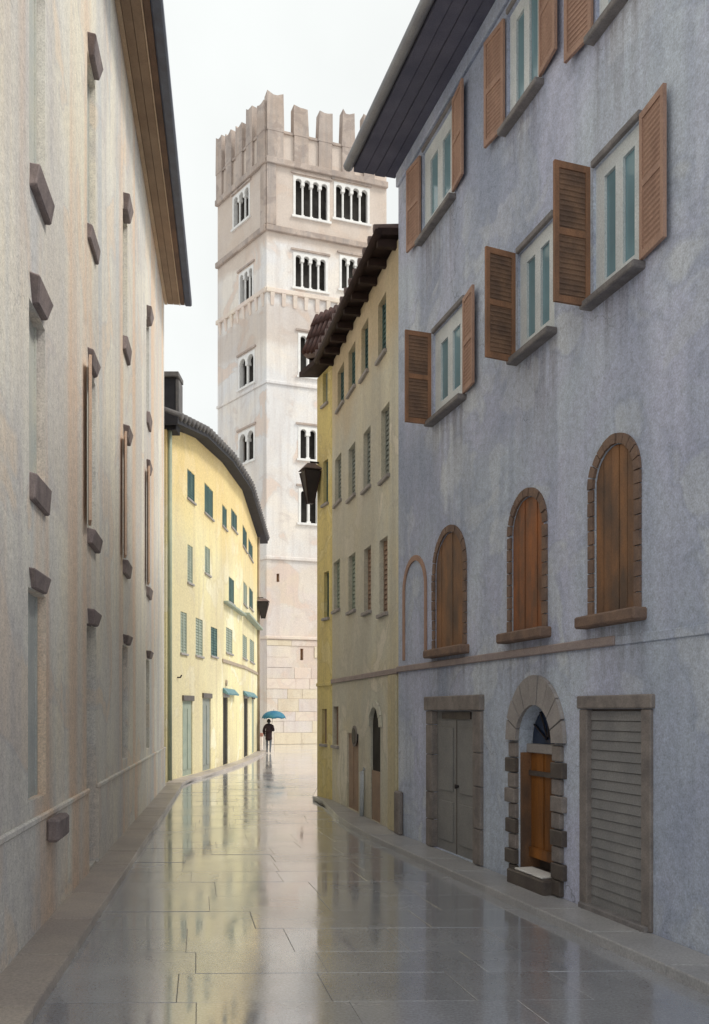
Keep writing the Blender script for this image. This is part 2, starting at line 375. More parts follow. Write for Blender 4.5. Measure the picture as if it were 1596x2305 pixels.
def arch_planks(rt_win, f, a, b, c, d, o0, o1, n, mat, gap=.006):
    cu, r = (a + b) / 2, (b - a) / 2
    def top(u): return d - r + math.sqrt(max(0, r * r - (u - cu) ** 2))
    for i in range(n):
        x0 = a + (b - a) * i / n + gap; x1 = a + (b - a) * (i + 1) / n - gap
        pts = [f.pt(x0, c, o0), f.pt(x1, c, o0)] + [f.pt(x1 + (x0 - x1) * k / 4, top(x1 + (x0 - x1) * k / 4), o0) for k in range(5)]
        j = random.uniform(0, .01)
        MB().prism(pts, f.n * (o1 - o0 + j)).build('plank', mat, rt_win)
def voussoirs(par, f, a, b, d, th, n, o0, o1, mat, name='arch_stone', gap=.012, pointed=0):
    cu, r = (a + b) / 2, (b - a) / 2; zc = d - r
    for i in range(n):
        g = gap / r
        t0, t1 = math.pi * i / n + g / 2, math.pi * (i + 1) / n - g / 2
        P = lambda t, rr: f.pt(cu - rr * math.cos(t), zc + rr * math.sin(t) * (1 + pointed * (rr > r)), o0)
        pts = [P(t0, r), P((t0 + t1) / 2, r), P(t1, r), P(t1, r + th), P((t0 + t1) / 2, r + th), P(t0, r + th)]
        MB().prism(pts, f.n * (o1 - o0 + random.uniform(-.008, .008))).build(name, mat, par)

def lerp(tab, y):
    if y <= tab[0][0]: (y0, x0), (y1, x1) = tab[0], tab[1]
    elif y >= tab[-1][0]: (y0, x0), (y1, x1) = tab[-2], tab[-1]
    else:
        for (y0, x0), (y1, x1) in zip(tab, tab[1:]):
            if y0 <= y <= y1: break
    return x0 + (x1 - x0) * (y - y0) / (y1 - y0)

# ------------------------------------------------------------------ plan of the street
LX = lambda y: -1.882 - .139 * y                                  # left house wall
YW = [((375 - 798) / 2000 * 26.7, 26.7, 10.74), ((440 - 798) / 2000 * 29.8, 29.8, 11.36), ((500 - 798) / 2000 * 34, 34, 11.72),
      ((545 - 798) / 2000 * 39, 39, 11.9), ((580 - 798) / 2000 * 47, 47, 11.35)]
GC = (.757, 15.3); P2 = (-.525, 21.0); P3 = (-.924, 22.0)
WALL_L = [(-9, LX(-9)), (25, LX(25)), (26.7, YW[0][0])] + [(p[1], p[0]) for p in YW[1:]] + [(52, -5.5)]
WALL_R = [(-9, GC[0] + .299 * 24.3), (15.3, GC[0]), (21, P2[0]), (22, P3[0])]
KL = lambda y: lerp(WALL_L, y) + .48
KR = lambda y: lerp(WALL_R, y) - (.55 - .40 * min(1, max(0, (y - 17.5) / 4.4)))

# ground sheet, road bed, flagstones, plaza, raised pavements
struct(MB().add([(-400, -300, -.06), (400, -300, -.06), (400, 900, -.06), (-400, 900, -.06)], [(0, 1, 2, 3)]).build('ground', 'wet_plaza'))
bed = MB(); ys = [-9, 0, 8, 15.3, 21, 22, 24, 31]
for y0, y1 in zip(ys, ys[1:]):
    xr = lambda y: KR(y) if y <= 22.001 else KR(22)
    bed.add([(KL(y0) - .2, y0, -.02), (xr(y0) + .2, y0, -.02), (xr(y1) + .2, y1, -.02), (KL(y1) - .2, y1, -.02)], [(0, 1, 2, 3)])
road = struct(bed.build('road', 'wet_bed'))
y = 3.6; row = 0
while y < 30.6:
    h = random.uniform(.62, .95); n = random.choice((3, 4, 4, 5)); cuts = [0]
    ws = [random.uniform(.7, 1.4) for _ in range(n)]; tot = sum(ws)
    for w in ws: cuts.append(cuts[-1] + w / tot)
    xr = lambda yy: KR(yy) if yy <= 22 else KR(22)
    y1 = min(y + h, 30.9)
    for i in range(n):
        g = .0016; t0, t1 = cuts[i], cuts[i + 1]
        def P(t, yy, z): return Vector((KL(yy) + t * (xr(yy) - KL(yy)), yy + .10 * (t - .5), z))
        tx, ty, tz = random.uniform(-.0016, .0016), random.uniform(-.0009, .0009), random.uniform(-.002, .002)
        W = xr(y) - KL(y); gt = g / W
        lo = [P(t0 + gt, y + g, -.05), P(t1 - gt, y + g, -.05), P(t1 - gt, y1 - g, -.05), P(t0 + gt, y1 - g, -.05)]
        c = sum(lo, Vector()) / 4; top = []; mid = []
        for p in lo:
            q = Vector((p.x, p.y, tz + (p.x - c.x) * tx + (p.y - c.y) * ty)); mid.append(q + Vector((0, 0, -.0015)))
            top.append(q + (Vector((c.x, c.y, q.z)) - q).normalized() * .003)
        mb = MB().add(lo + mid + top, [(0, 1, 5, 4), (1, 2, 6, 5), (2, 3, 7, 6), (3, 0, 4, 7), (4, 5, 9, 8), (5, 6, 10, 9), (6, 7, 11, 10), (7, 4, 8, 11), (8, 9, 10, 11)])
        mb.build('flagstone', 'wet_flag', road)
    y = y1; row += 1
plz = MB().add([(KL(30.95) - .3, 30.95, -.004), (60, 30.95, -.004), (60, 140, -.004), (-40, 140, -.004), (-40, 52, -.004), (KL(47) - .4, 47, -.004), (KL(39) - .3, 39, -.004)], [(0, 1, 2, 3, 4, 5, 6)])
struct(plz.build('plaza', 'wet_plaza'))
sidep = MB().add([(KR(22) + .006, 21.92, -.004), (60, 21.92, -.004), (60, 30.94, -.004), (KR(22) + .006, 30.94, -.004)], [(0, 1, 2, 3)])
struct(sidep.build('side_street', 'wet_plaza'))

def pavement(name, wallf, kerbf, ya, yb, mat, step=1.15):
    n = int((yb - ya) / 2) + 1; bedm = MB()
    for i in range(n):
        a, b = ya + (yb - ya) * i / n, ya + (yb - ya) * (i + 1) / n
        bedm.add([(wallf(a), a, .02), (kerbf(a), a, .02), (kerbf(b), b, .02), (wallf(b), b, .02)], [(0, 1, 2, 3)])
    rt = struct(bedm.build(name, 'wet_bed')); y = ya
    while y < yb - .3:
        e = min(yb, y + step * random.uniform(.8, 1.2)); g = .004
        q = [Vector((wallf(y + g), y + g, 0)), Vector((kerbf(y + g), y + g, 0)), Vector((kerbf(e - g), e - g, 0)), Vector((wallf(e - g), e - g, 0))]
        c = sum(q, Vector()) / 4; z = .095 + random.uniform(-.004, .004)
        lo = [p + Vector((0, 0, -.05)) for p in q]; md = [p + Vector((0, 0, z - .012)) for p in q]; tp = [p + (c - p).normalized() * .016 + Vector((0, 0, z)) for p in q]
        MB().add(lo + md + tp, [(0, 1, 5, 4), (1, 2, 6, 5), (2, 3, 7, 6), (3, 0, 4, 7), (4, 5, 9, 8), (5, 6, 10, 9), (6, 7, 11, 10), (7, 4, 8, 11), (8, 9, 10, 11)]).build('kerb_stone', mat, rt)
        y = e
wl = lambda y: lerp(WALL_L, y) + .003
wr = lambda y: lerp(WALL_R, y) - .003
pavement('pavement_left', wl, KL, 3.0, 26.0, 'wet_kerb_warm')
pavement('pavement_left_far', wl, KL, 26.0, 47.5, 'wet_kerb_warm', 1.6)
pavement('pavement_right', wr, KR, 3.0, 21.9, 'wet_kerb')

# ------------------------------------------------------------------ grey-blue house on the right
gh = root('grey_house', (GC[0], GC[1], 0), 'tall blue-grey plastered house with brown shutters and arched windows along the right side', 'house')
f = Fac(GC, (GC[0] + .299 * 15.3, 0)); f_g = f
U1 = 14.2; ZG = 11.45
topw = [(1.15, 2.45, 9.72, 11.1), (4.15, 5.05, 9.62, 11.05), (6.22, 7.1, 9.3, 11.0)]
midw = [(1.62, 2.82, 6.68, 8.02), (4.45, 5.35, 6.58, 7.86), (6.17, 7.03, 6.52, 7.92)]
arch = [(1.72, 2.80, 3.14, 4.84, 'plank_brown'), (4.30, 5.10, 3.18, 4.80, 'plank_rust'), (6.20, 6.93, 3.2, 4.9, 'plank_brown')]
D1 = (1.66, 3.2, .10, 2.20); D2 = (4.47, 5.36, .10, 2.27); D3 = (6.07, 7.08, .10, 2.22)
ops = [(*w, False) for w in topw + midw] + [(*a[:4], True, .055) for a in arch] + [(*D1, False, .06), (*D2, True, .3), (*D3, False, .05)]
wall_mesh(f, 0, U1, -.05, (ZG, ZG), ops, .24).build('wall', 'grey_lime', gh)
shell(gh, f, 0, U1, (ZG, ZG), 9, 'grey_lime', 'roof_tile_grey', 2.2)
# eave: four soffit boards, gutter, roof slope
for i in range(4):
    a, b = .02 + .19 * i, .02 + .19 * (i + 1) - .012
    m = MB(); f.box(m, -.12, U1, ZG - .02 - .012 * (i % 2), ZG + .05, a, b); m.build('soffit_board', 'eave_slate', gh)
g = MB()
g.tube([f.pt(-.16, ZG + .06, .86), f.pt(U1, ZG + .06, .86)], .085, 10); g.build('gutter', 'gutter_zinc', gh, True)
m = MB(); m.hexa([f.pt(-.14, ZG + .055, .80), f.pt(U1, ZG + .055, .80), f.pt(U1, ZG + 2.4, -9), f.pt(-.14, ZG + 2.4, -9),
                  f.pt(-.14, ZG + .2, .80), f.pt(U1, ZG + .2, .80), f.pt(U1, ZG + 2.55, -9), f.pt(-.14, ZG + 2.55, -9)])
m.build('roof', 'roof_tile_grey', gh)
m = MB(); f.box(m, 0, U1, 11.2, 11.43, 0, .05); m.build('cornice', 'grey_lime', gh, bevel=.01)
# top and middle floors
def hood(rt, f, a, b, d, mat, p=.05, h=.09, so=.05):
    m = MB(); f.box(m, a - so, b + so, d + .004, d + h, -.05, p); return m.build('lintel', mat, rt, bevel=.01)
for k, w in enumerate(topw):
    window(gh, f, *w, cols=2, rows=1, sill='sill_stone', back=.10, fw=.19 * (w[1] - w[0]), sillp=.12)
    hood(gh, f, w[0], w[1], w[3], 'sill_stone', .03, .07, -.01)
    sw = .46
    shutter(gh, f, w[0] - .02, w[2] + .02, w[3] - .02, sw, 7, -1, 'shutter_faded')
    shutter(gh, f, w[1] + .02, w[2] + .02, w[3] - .02, sw, 6, 1, 'shutter_faded')
for k, w in enumerate(midw):
    window(gh, f, *w, cols=2, rows=1, sill='sill_stone', back=.09, fw=.19 * (w[1] - w[0]), sillp=.14)
    hood(gh, f, w[0], w[1], w[3], 'sill_stone', .04, .08, .0)
    shutter(gh, f, w[0] - .02, w[2] - .05, w[3] + .02, .43, 92 + 6 * (k == 1), -1, 'shutter_wood', pmat='shutter_dark')
    if k != 1: shutter(gh, f, w[1] + .03, w[2], w[3], .44, 6, 1, 'shutter_faded')
# arched windows: planked shutters in brick surrounds
for a, b, c, d, mt in arch:
    bk = MB(); f.box(bk, a, b, c, d, -.058, -.05); win = bk.build('window', 'dark_stone', gh)
    arch_planks(win, f, a + .01, b - .01, c, d - .01, -.049, -.012, 5, mt)
    voussoirs(win, f, a, b, d, .10, 11, .003, .028, 'surround_brick', 'arch_brick')
    z = c
    zs_ = d - (b - a) / 2
    while z < zs_ - .02:
        e = min(zs_, z + .15)
        for s0, s1 in ((a - .10, a - .004), (b + .004, b + .10)):
            m = MB(); f.box(m, s0, s1, z + .006, e - .006, .003, .026 + random.uniform(0, .01)); m.build('jamb_brick', 'surround_brick', win)
        z = e
    m = MB(); f.box(m, a - .18, b + .18, c - .13, c - .004, -.1, .15); m.build('sill', 'surround_brick', win, bevel=.02)
# blind arch, only its reddish outline is left in the plaster
ba, bb, bd = .26, 1.36, 4.74
bl = MB(); pts_o = [(ba, 3.05)] + arc(ba, bb, bd, 14) + [(bb, 3.05)]; pts_i = [(ba + .085, 3.05)] + arc(ba + .085, bb - .085, bd - .085, 14) + [(bb - .085, 3.05)]
for i in range(len(pts_o) - 1):
    q = [f.pt(*pts_o[i], .002), f.pt(*pts_o[i + 1], .002), f.pt(*pts_i[i + 1], .002), f.pt(*pts_i[i], .002)]
    bl.prism(q, f.n * .022)
lab(bl.build('blind_arch', 'shutter_faded', gh), 'thin reddish outline of a blocked arch in the plaster')
m = MB(); f.box(m, -.002, 6.6, 2.86, 2.96, 0, .045); m.build('string_course', 'string_stone', gh, bevel=.012)
m = MB(); f.box(m, 6.6, U1, 2.86, 2.95, 0, .02); m.build('string_course', 'grey_lime', gh, bevel=.006)
# door one: stone frame round a grey panel door
a, b, c, d = D1
pn = MB(); f.box(pn, a + .004, b - .004, c, d, -.07, -.045); dr = pn.build('door', 'grey_panel', gh)
for i in range(2):
    for (z0, z1) in ((c + .15, c + .75), (c + .9, d - .25)):
        x0 = a + .12 + i * (b - a) / 2; x1 = a + (i + 1) * (b - a) / 2 - .12
        m = MB(); f.box(m, x0, x1, z0, z1, -.044, -.028); m.build('door_panel', 'grey_panel', dr, bevel=.012)
m = MB(); f.box(m, (a + b) / 2 - .008, (a + b) / 2 + .008, c, d - .14, -.0445, -.038); m.build('door_seam', 'dark_stone', dr)
m = MB(); m.tube([f.pt((a + b) / 2 + .07, 1.1, -.04), f.pt((a + b) / 2 + .07, 1.1, .015)], [.02, .035], 8); m.build('handle', 'iron', dr, True)
m = MB(); f.box(m, a + .25, b - .25, d - .12, d - .02, -.044, -.02); m.build('vent_slot', 'dark_stone', dr)
for u0, u1 in ((a - .24, a + .014), (b - .014, b + .24)):
    z = .1; 
    while z < 2.2 - .01:
        e = min(2.2, z + random.uniform(.42, .6))
        if 2.2 - e < .2: e = 2.2
        m = MB(); f.box(m, u0, u1, z + .004, e - .004, -.1, .05); m.build('jamb_stone', 'surround_stone', dr, bevel=.01); z = e
m = MB(); f.box(m, a - .27, b + .27, 2.204, 2.42, -.1, .075); m.build('lintel', 'surround_stone', dr, bevel=.015)
# door two: arched doorway of stone blocks with orange wooden door
a, b, c, d = D2
spz = d - (b - a) / 2
bk = MB(); f.box(bk, a, b, c, d, -.31, -.28); dr = lab(bk.build('door', 'dark_stone', gh), 'arched doorway of pale stone blocks with an orange wooden door')
dp = .19
for x0, x1 in ((a + .001, a + .03), (b - .03, b - .001)):
    m = MB(); f.box(m, x0, x1, c + .16, spz - .14, -.28, -.02); m.build('door_lining', 'plank_brown', dr)
n = 5
for i in range(n):
    x0, x1 = a + .03 + (b - a - .06) * i / n, a + .03 + (b - a - .06) * (i + 1) / n
    m = MB(); f.box(m, x0 + .004, x1 - .004, c + .3, spz - .14, -dp, -dp + .035 + .012 * (i % 2)); m.build('door_plank', 'door_orange', dr)
m = MB(); f.box(m, a + .04, b - .04, spz - .42, spz - .36, -dp + .045, -dp + .075); m.build('door_rail', 'dark_stone', dr)
m = MB(); f.box(m, a + .04, b - .04, c + .3, c + .42, -dp + .048, -dp + .07); m.build('door_rail', 'door_orange', dr)
m = MB(); f.box(m, a, b, spz - .14, spz - .03, -.28, -.1); m.build('transom', 'surround_pale', dr, bevel=.01)
fan = MB(); pp = [f.pt(a + .02, spz - .03, -.2)] + [f.pt(u_, z_, -.2) for u_, z_ in arc(a + .02, b - .02, d - .02, 12)] + [f.pt(b - .02, spz - .03, -.2)]
fan.prism(pp, f.n * .02); MATS['fan_glass'] = glass('fan_glass', (.012, .02, .045)); fan.build('fanlight', 'fan_glass', dr)
cu = (a + b) / 2
for k in range(1, 6):
    t = math.pi * k / 6; r0, r1 = .06, (b - a) / 2 - .03
    m = MB(); m.tube([f.pt(cu - r0 * math.cos(t), spz + r0 * math.sin(t), -.165), f.pt(cu - r1 * math.cos(t), spz + r1 * math.sin(t), -.165)], .011, 6); m.build('fan_bar', 'iron', dr)
voussoirs(dr, f, a, b, d, .27, 9, .003, .05, 'surround_pale', 'voussoir', .014, .12)
z = .1; k = 0
while z < spz - .01:
    e = min(spz, z + .19); w = .27 if k % 2 else .2
    for s, mt in ((-1, 'surround_stone'), (1, 'surround_stone')):
        x0, x1 = (a - w, a - .003) if s < 0 else (b + .003, b + w)
        m = MB(); f.box(m, x0, x1, z + .006, e - .006, -.12, .05 + .012 * (k % 2) + random.uniform(-.005, .008)); m.build('jamb_stone', 'dark_stone' if (k < 2 or (k % 4 == 3)) else mt, dr, bevel=.01)
    z = e; k += 1
m = MB(); f.box(m, a - .02, b + .02, .03, .26, -.27, .16); m.build('door_step', 'dark_stone', dr, bevel=.015)
m = MB(); f.box(m, a + .12, b - .1, .262, .285, -.12, .12); lab(m.build('step_tread', 'marble', dr, bevel=.006), 'worn pale tread on the dark door step')
# door three: wide slatted roller shutter
a, b, c, d = D3
bk = MB(); f.box(bk, a, b, c, d, -.052, -.045); dr = lab(bk.build('door', 'dark_stone', gh), 'wide doorway closed by a grey-brown slatted shutter')
ns = 20
for i in range(ns):
    z0 = c + .04 + (d - c - .06) * i / ns; z1 = c + .04 + (d - c - .06) * (i + 1) / ns
    m = MB(); m.hexa([f.pt(a + .02, z0 + .004, -.044), f.pt(b - .02, z0 + .004, -.044), f.pt(b - .02, z0 + .002, -.018), f.pt(a + .02, z0 + .002, -.018),
                      f.pt(a + .02, z1 - .004, -.044), f.pt(b - .02, z1 - .004, -.044), f.pt(b - .02, z1 - .004, -.03), f.pt(a + .02, z1 - .004, -.03)])
    m.build('shutter_slat', 'slat_grey', dr)
for u0, u1 in ((a - .13, a + .022), (b - .022, b + .13)):
    m = MB(); f.box(m, u0, u1, .1, 2.215, -.1, .035); m.build('jamb_stone', 'surround_stone', dr, bevel=.01)
m = MB(); f.box(m, a - .16, b + .16, 2.222, 2.36, -.1, .05); m.build('lintel', 'surround_stone', dr, bevel=.012)
m = MB(); f.box(m, a - .1, b + .1, .05, .15, -.2, .07); m.build('door_step', 'sill_stone', dr, bevel=.01)

# ------------------------------------------------------------------ olive corner house
oh = root('corner_house', (P2[0], P2[1], 0), 'narrow olive corner house, its end strip coloured brighter as if sky-lit, beyond the blue-grey house, dark tiled roof', 'house')
f = Fac(P2, GC); s = Fac(P3, P2); f_o, f_s = f, s
ZO0, ZO1 = 10.42, 10.33
rows = [[(767, 805, 913), (792, 770, 878), (821, 728, 843), (860, 672, 800)],
        [(761, 1027, 1130), (792, 1003, 1118), (826, 967, 1098), (867, 915, 1075)],
        [(758, 1262, 1372), (792, 1248, 1374), (827, 1232, 1376), (863, 1212, 1380)]]
mats = [['shutter_green', 'shutter_green', 'shutter_green', 'shutter_green'], ['shutter_grey', 'shutter_grey', 'shutter_grey', 'shutter_grey'],
        ['shutter_sage', 'shutter_sage', 'shutter_tan', 'shutter_tan']]
ow = []
for r, row_ in enumerate(rows):
    for k, (x, yt, yb) in enumerate(row_):
        u, z1 = f.px(x, yt); _, z0 = f.px(x, yb); hw = (.36, .34, .30, .30)[k]
        ow.append((max(.02, u - hw), u + hw, z0, min(z1, 9.95), mats[r][k]))
od = [(f.px(845, 0)[0], 'arch'), ]
ud = f.px(845, 1700)[0]; uu = f.px(799.5, 1657); u2 = f.px(794, 1760)[0]; u3 = f.px(756, 1600)[0]
doorA = (ud - .38, ud + .38, .10, 2.27); doorB = (u2 - .55, u2 + .55, .10, 1.72); winC = (u3 - .3, u3 + .3, 1.4, 2.3)
ops = [(*w[:4], False) for w in ow] + [(*doorA, True, .06), (*doorB, False, .06), (*winC, False)]
wall_mesh(f, 0, f.L, -.05, (ZO0, ZO1), ops, .2).build('wall', 'olive_lime', oh)
def oshut(rt, f, w, sd=0, fo=0):
    """closed louvred shutters in their opening, with lintel and sill"""
    a, b, c, d, mt = w; mid = (a + b) / 2
    bk = MB(); f.box(bk, a, b, c, d, -.2, -.17); wn_ = bk.build('window', 'grey_glass', rt)
    for x0, x1 in ((a + .01, mid - .006), (mid + .006, b - .01)):
        m = MB(); f.box(m, x0 + .04, x1 - .04, c, d, fo - .135, fo - .121); f.box(m, x0, x0 + .05, c, d, fo - .12, fo - .08); f.box(m, x1 - .05, x1, c, d, fo - .12, fo - .08)
        if sd:
            f.box(m, x0 + .05, x1 - .05, c, d, fo - .12, fo - .095); m.build('shutter', mt, wn_); continue
        k = max(6, int((d - c) / .09))
        for i in range(k):
            z0 = c + (d - c) * i / k
            m.hexa([f.pt(x0 + .045, z0 + .01, fo - .12), f.pt(x1 - .045, z0 + .01, fo - .12), f.pt(x1 - .045, z0 + .01, fo - .085), f.pt(x0 + .045, z0 + .01, fo - .085),
                    f.pt(x0 + .045, z0 + (d - c) / k, fo - .12), f.pt(x1 - .045, z0 + (d - c) / k, fo - .12), f.pt(x1 - .045, z0 + (d - c) / k, fo - .105), f.pt(x0 + .045, z0 + (d - c) / k, fo - .105)])
        m.build('shutter', mt, wn_)
    if not sd: m = MB(); f.box(m, a - .05, b + .05, c - .07, c - .004, -.05, .06); m.build('sill', 'surround_pale', wn_, bevel=.008)
    return wn_
for w in ow: oshut(oh, f, w)
sw_ = []
for x, yt, yb, mt in ((732, 836, 909, 'shutter_sage'), (733, 1036, 1133, 'shutter_green'), (735, 1287, 1390, 'shutter_green'), (730, 1596, 1674, 'shutter_tan')):
    u, z1 = s.px(x, yt); _, z0 = s.px(x, yb); sw_.append((u - .17, u + .17, z0, z1, mt))
wall_mesh(s, 0, s.L, -.05, (ZO0, ZO0), [(*w[:4], False) for w in sw_], .15).build('corner_wall', 'olive_lime_lit', oh)
for w in sw_: oshut(oh, s, w)
# blind shell of the rest of the house
B1 = Vector((GC[0], GC[1], 0)) - f_g.n * 8; B3 = Vector((7.5, 26, 0))
for p, q, zt0, zt1 in ((Vector((*P3, 0)), B3, ZO0, 11.5), (B3, B1, 11.5, 11.5)):
    MB().add([p + Vector((0, 0, -.05)), q + Vector((0, 0, -.05)), q + Vector((0, 0, zt1)), p + Vector((0, 0, zt0))], [(0, 1, 2, 3)]).build('back_wall', 'olive_lime', oh)
ov = .36
e0 = f.pt(f.L, ZO1, ov); e1 = f.pt(-.1, ZO0, ov); e2 = s.pt(-.15, ZO0, .42)
m = MB()
lowr = [e0, e1, e2, s.pt(0, ZO0, 0) , Vector((B3.x, B3.y, 11.55)), Vector((B1.x, B1.y, 11.55)) ]
m.prism([p + Vector((0, 0, .03)) for p in lowr], (0, 0, .12)); m.build('roof', 'rafter_dark', oh)
m = MB(); m.tube([e0 + Vector((0, 0, .06)), e1 + Vector((0, 0, .06))], .075, 8); m.build('gutter', 'rafter_dark', oh, True)
nr = 9
for i in range(nr):
    u = .15 + (f.L - .3) * i / (nr - 1)
    zt = ZO0 + (ZO1 - ZO0) * u / f.L
    m = MB(); f.box(m, u - .05, u + .05, zt - .11, zt + .028, 0, ov - .02); m.build('rafter', 'rafter_dark', oh)
for i in range(15):      # cover tiles along the eave
    u = .1 + (f.L - .2) * i / 14; zt = ZO0 + (ZO1 - ZO0) * u / f.L + .16
    m = MB(); m.tube([f.pt(u, zt, ov + .05), f.pt(u, zt + .14, -.5)], [.085, .075], 8); m.build('eave_tile', 'tile_mauve', oh, True)
# steep tiled end roof over the lit-coloured corner strip
T1, T2, b1, b2 = Vector((-1.00, 22.7, 12.25)), Vector((-.25, 21.6, 12.1)), Vector((-1.27, 21.9, 10.98)), Vector((-.62, 20.75, 10.60))
nm = (T2 - b2).cross(b1 - b2).normalized()
if nm.y > 0: nm = -nm
m = MB(); m.hexa([b1, b2, b2 - nm * .14, b1 - nm * .14, T1, T2, T2 - nm * .14, T1 - nm * .14]); er = m.build('end_roof', 'tile_mauve', oh)
m = MB(); m.add([T1 - nm * .14, T2 - nm * .14, b2 - nm * .14, b1 - nm * .14, Vector((.6, 23.5, 11.0)), Vector((.6, 23.5, 10.6))], [(0, 1, 4), (1, 2, 5, 4), (3, 0, 4, 5)]); m.build('end_roof_back', 'tile_brown', oh)
for j in range(3):
    for i in range(6):
        t0, t1 = (i + .1) / 6, (i + .9) / 6; q0, q1 = j / 3 + .02, (j + 1) / 3 + .03
        P = lambda t, q: (b1 + (b2 - b1) * t) * (1 - q) + (T1 + (T2 - T1) * t) * q
        m = MB(); m.tube([P((t0 + t1) / 2, q0) + nm * .03, P((t0 + t1) / 2, min(1, q1)) + nm * .015], [.072, .06], 8); m.build('roof_tile', 'tile_brown', er, True)
# ground floor of the corner house
a, b, c, d = doorA
bk = MB(); f.box(bk, a, b, c, d, -.06, -.045); dr = lab(bk.build('door', 'dark_void', oh), 'tall narrow arched dark door')
for k in range(3):
    m = MB(); f.box(m, a + .02 + .24 * k, a + .25 + .24 * k, c, 1.05, -.044, -.02); m.build('plank', 'shutter_tan', dr)
voussoirs(dr, f, a, b, d, .14, 7, .003, .04, 'olive_lime', 'arch_stone')
a, b, c, d = doorB
pn = MB(); f.box(pn, a + .002, b - .002, c, d, -.06, -.04); dr = pn.build('door', 'shutter_tan', oh)
for i in range(2):
    x0 = a + .06 + i * (b - a) / 2; x1 = a + (i + 1) * (b - a) / 2 - .06
    m = MB(); f.box(m, x0, x1, c + .12, d - .12, -.039, -.028); m.build('door_panel', 'shutter_tan', dr, bevel=.008)
oshut(oh, f, (*winC, 'shutter_tan'))
m = MB(); m.tube([f.pt(uu[0], uu[1], -.03), f.pt(uu[0], uu[1], .04)], .17, 16); oc = m.build('oculus', 'iron', oh)
m = MB(); m.tube([f.pt(uu[0], uu[1], .005), f.pt(uu[0], uu[1], .03)], .22, 16); m.build('oculus_rim', 'surround_stone', oc)
up_ = f.px(821, 1800)[0]
m = MB(); m.tube([f.pt(up_, .1, .06), f.pt(up_, .98, .06), f.pt(up_, 1.05, .0)], .045, 8); m.build('downpipe', 'pipe_pale', oh, True)
m = MB(); f.box(m, 0, f.L, 2.84, 2.94, 0, .04); m.build('string_course', 'string_stone', oh, bevel=.01)
m = MB(); f.box(m, f.L - .55, f.L - .03, .1, 2.83, 0, .05); m.build('pilaster', 'pilaster_lime', oh, bevel=.01)
m = MB(); s.box(m, 0, s.L, 2.80, 2.88, 0, .03); m.build('string_course', 'olive_lime_lit', oh, bevel=.008)

# ------------------------------------------------------------------ left house
lh = root('cream_house', (LX(12), 12, 0), 'tall cream weathered house with dark stone window hoods along the left side', 'house')
f = Fac((-1.882, 0), (LX(25), 25)); f_l = f
LE = f.L; ZL = 13.7
colsu = [8.72, 12.1, 15.95, 20.3]
lops = []; lwin = []
for k, u in enumerate(colsu):
    hw = .36
    for r, (z0, z1) in enumerate([(4.62, 6.72), (8.62, 10.85)]):
        if k == 0: z0, z1 = ((4.45, 6.05), (7.35, 9.6))[r]
        if k == 3: z0, z1 = ((5.0, 7.55), (8.9, 11.0))[r]
        if k == 2: z0, z1 = ((4.85, 6.95), (8.75, 11.0))[r]
        lops.append((u - hw, u + hw, z0, z1, False)); lwin.append((u - hw, u + hw, z0, z1, k, r))
gd = [(u - .4, u + .4, .12 if k in (1,) else 1.35, 3.35, k) for k, u in enumerate(colsu)]
lops += [(*g_[:4], False) for g_ in gd]
wall_mesh(f, 1.5, LE, -.05, (ZL, ZL), lops, .22).build('wall', 'cream_lime', lh)
shell(lh, f, 1.5, LE, (ZL, ZL), 9, 'cream_lime', 'roof_tile_grey', 2.4)
def block(par, f, a, b, z0, z1, p, mat, name, bev=.014):
    j = lambda k=.035: random.uniform(-k, k)
    m = MB(); t = .10 if name == 'hood' else -.02
    a, b = a + abs(j()), b - abs(j()); z0 += j(); p += j(.025)
    m.hexa([f.pt(a + t, z0 + j(.02), -.05), f.pt(b - t, z0 + j(.02), -.05), f.pt(b - t, z0 + j(.02), p * .6), f.pt(a + t, z0 + j(.02), p * .6),
            f.pt(a + j(), z1, -.05), f.pt(b + j(), z1, -.05), f.pt(b + j(), z1 - .03 + j(.02), p), f.pt(a + j(), z1 - .03 + j(.02), p)])
    return m.build(name, mat, par, bevel=bev)
for a, b, c, d, k, r in lwin:
    wd = oshut(lh, f, (a, b, c, d, 'shutter_cream'), 1)
    block(wd, f, a + .02, b - .02, d + .004, d + .27, .10, 'purple_stone', 'hood')
    block(wd, f, a + .0, b - .0, c - .25, c - .004, .095, 'purple_stone', 'sill')
    if k and r == 0: shutter(lh, f, a - .02, c, d, .36, 10, -1, 'shutter_peach')
for a, b, c, d, k in gd:
    if c > 1:
        wd = oshut(lh, f, (a, b, c, d, 'shutter_haze'), 1)
        block(wd, f, a + .03, b - .03, d + .004, d + .2, .09, 'purple_stone', 'hood')
    else:
        pn = MB(); f.box(pn, a, b, c, d, -.2, -.15); dr = pn.build('door', 'grey_panel', lh)
        for i in range(2):
            for z0, z1 in ((c + .2, c + 1.3), (c + 1.45, d - .2)):
                m = MB(); f.box(m, a + .07 + .38 * i, a + .35 + .38 * i, z0, z1, -.148, -.13); m.build('door_panel', 'grey_panel', dr, bevel=.01)
        block(dr, f, a + .03, b - .03, d + .004, d + .2, .09, 'purple_stone', 'hood')
# plinth with moulded cap, dark meter box
segs = [(1.5, colsu[1] - .41), (colsu[1] + .41, LE)]
for a, b in segs:
    m = MB(); f.box(m, a, b, .09, 1.12, 0, .035); m.build('plinth', 'cream_lime', lh)
    m = MB(); f.box(m, a, b, 1.122, 1.19, 0, .05); m.build('plinth_cap', 'cream_lime', lh, bevel=.015)
m = MB(); f.box(m, 8.95, 9.55, .88, 1.118, .03, .16); lab(m.build('cellar_hatch', 'purple_stone', lh, bevel=.03), 'small dark stone hatch block low on the wall')
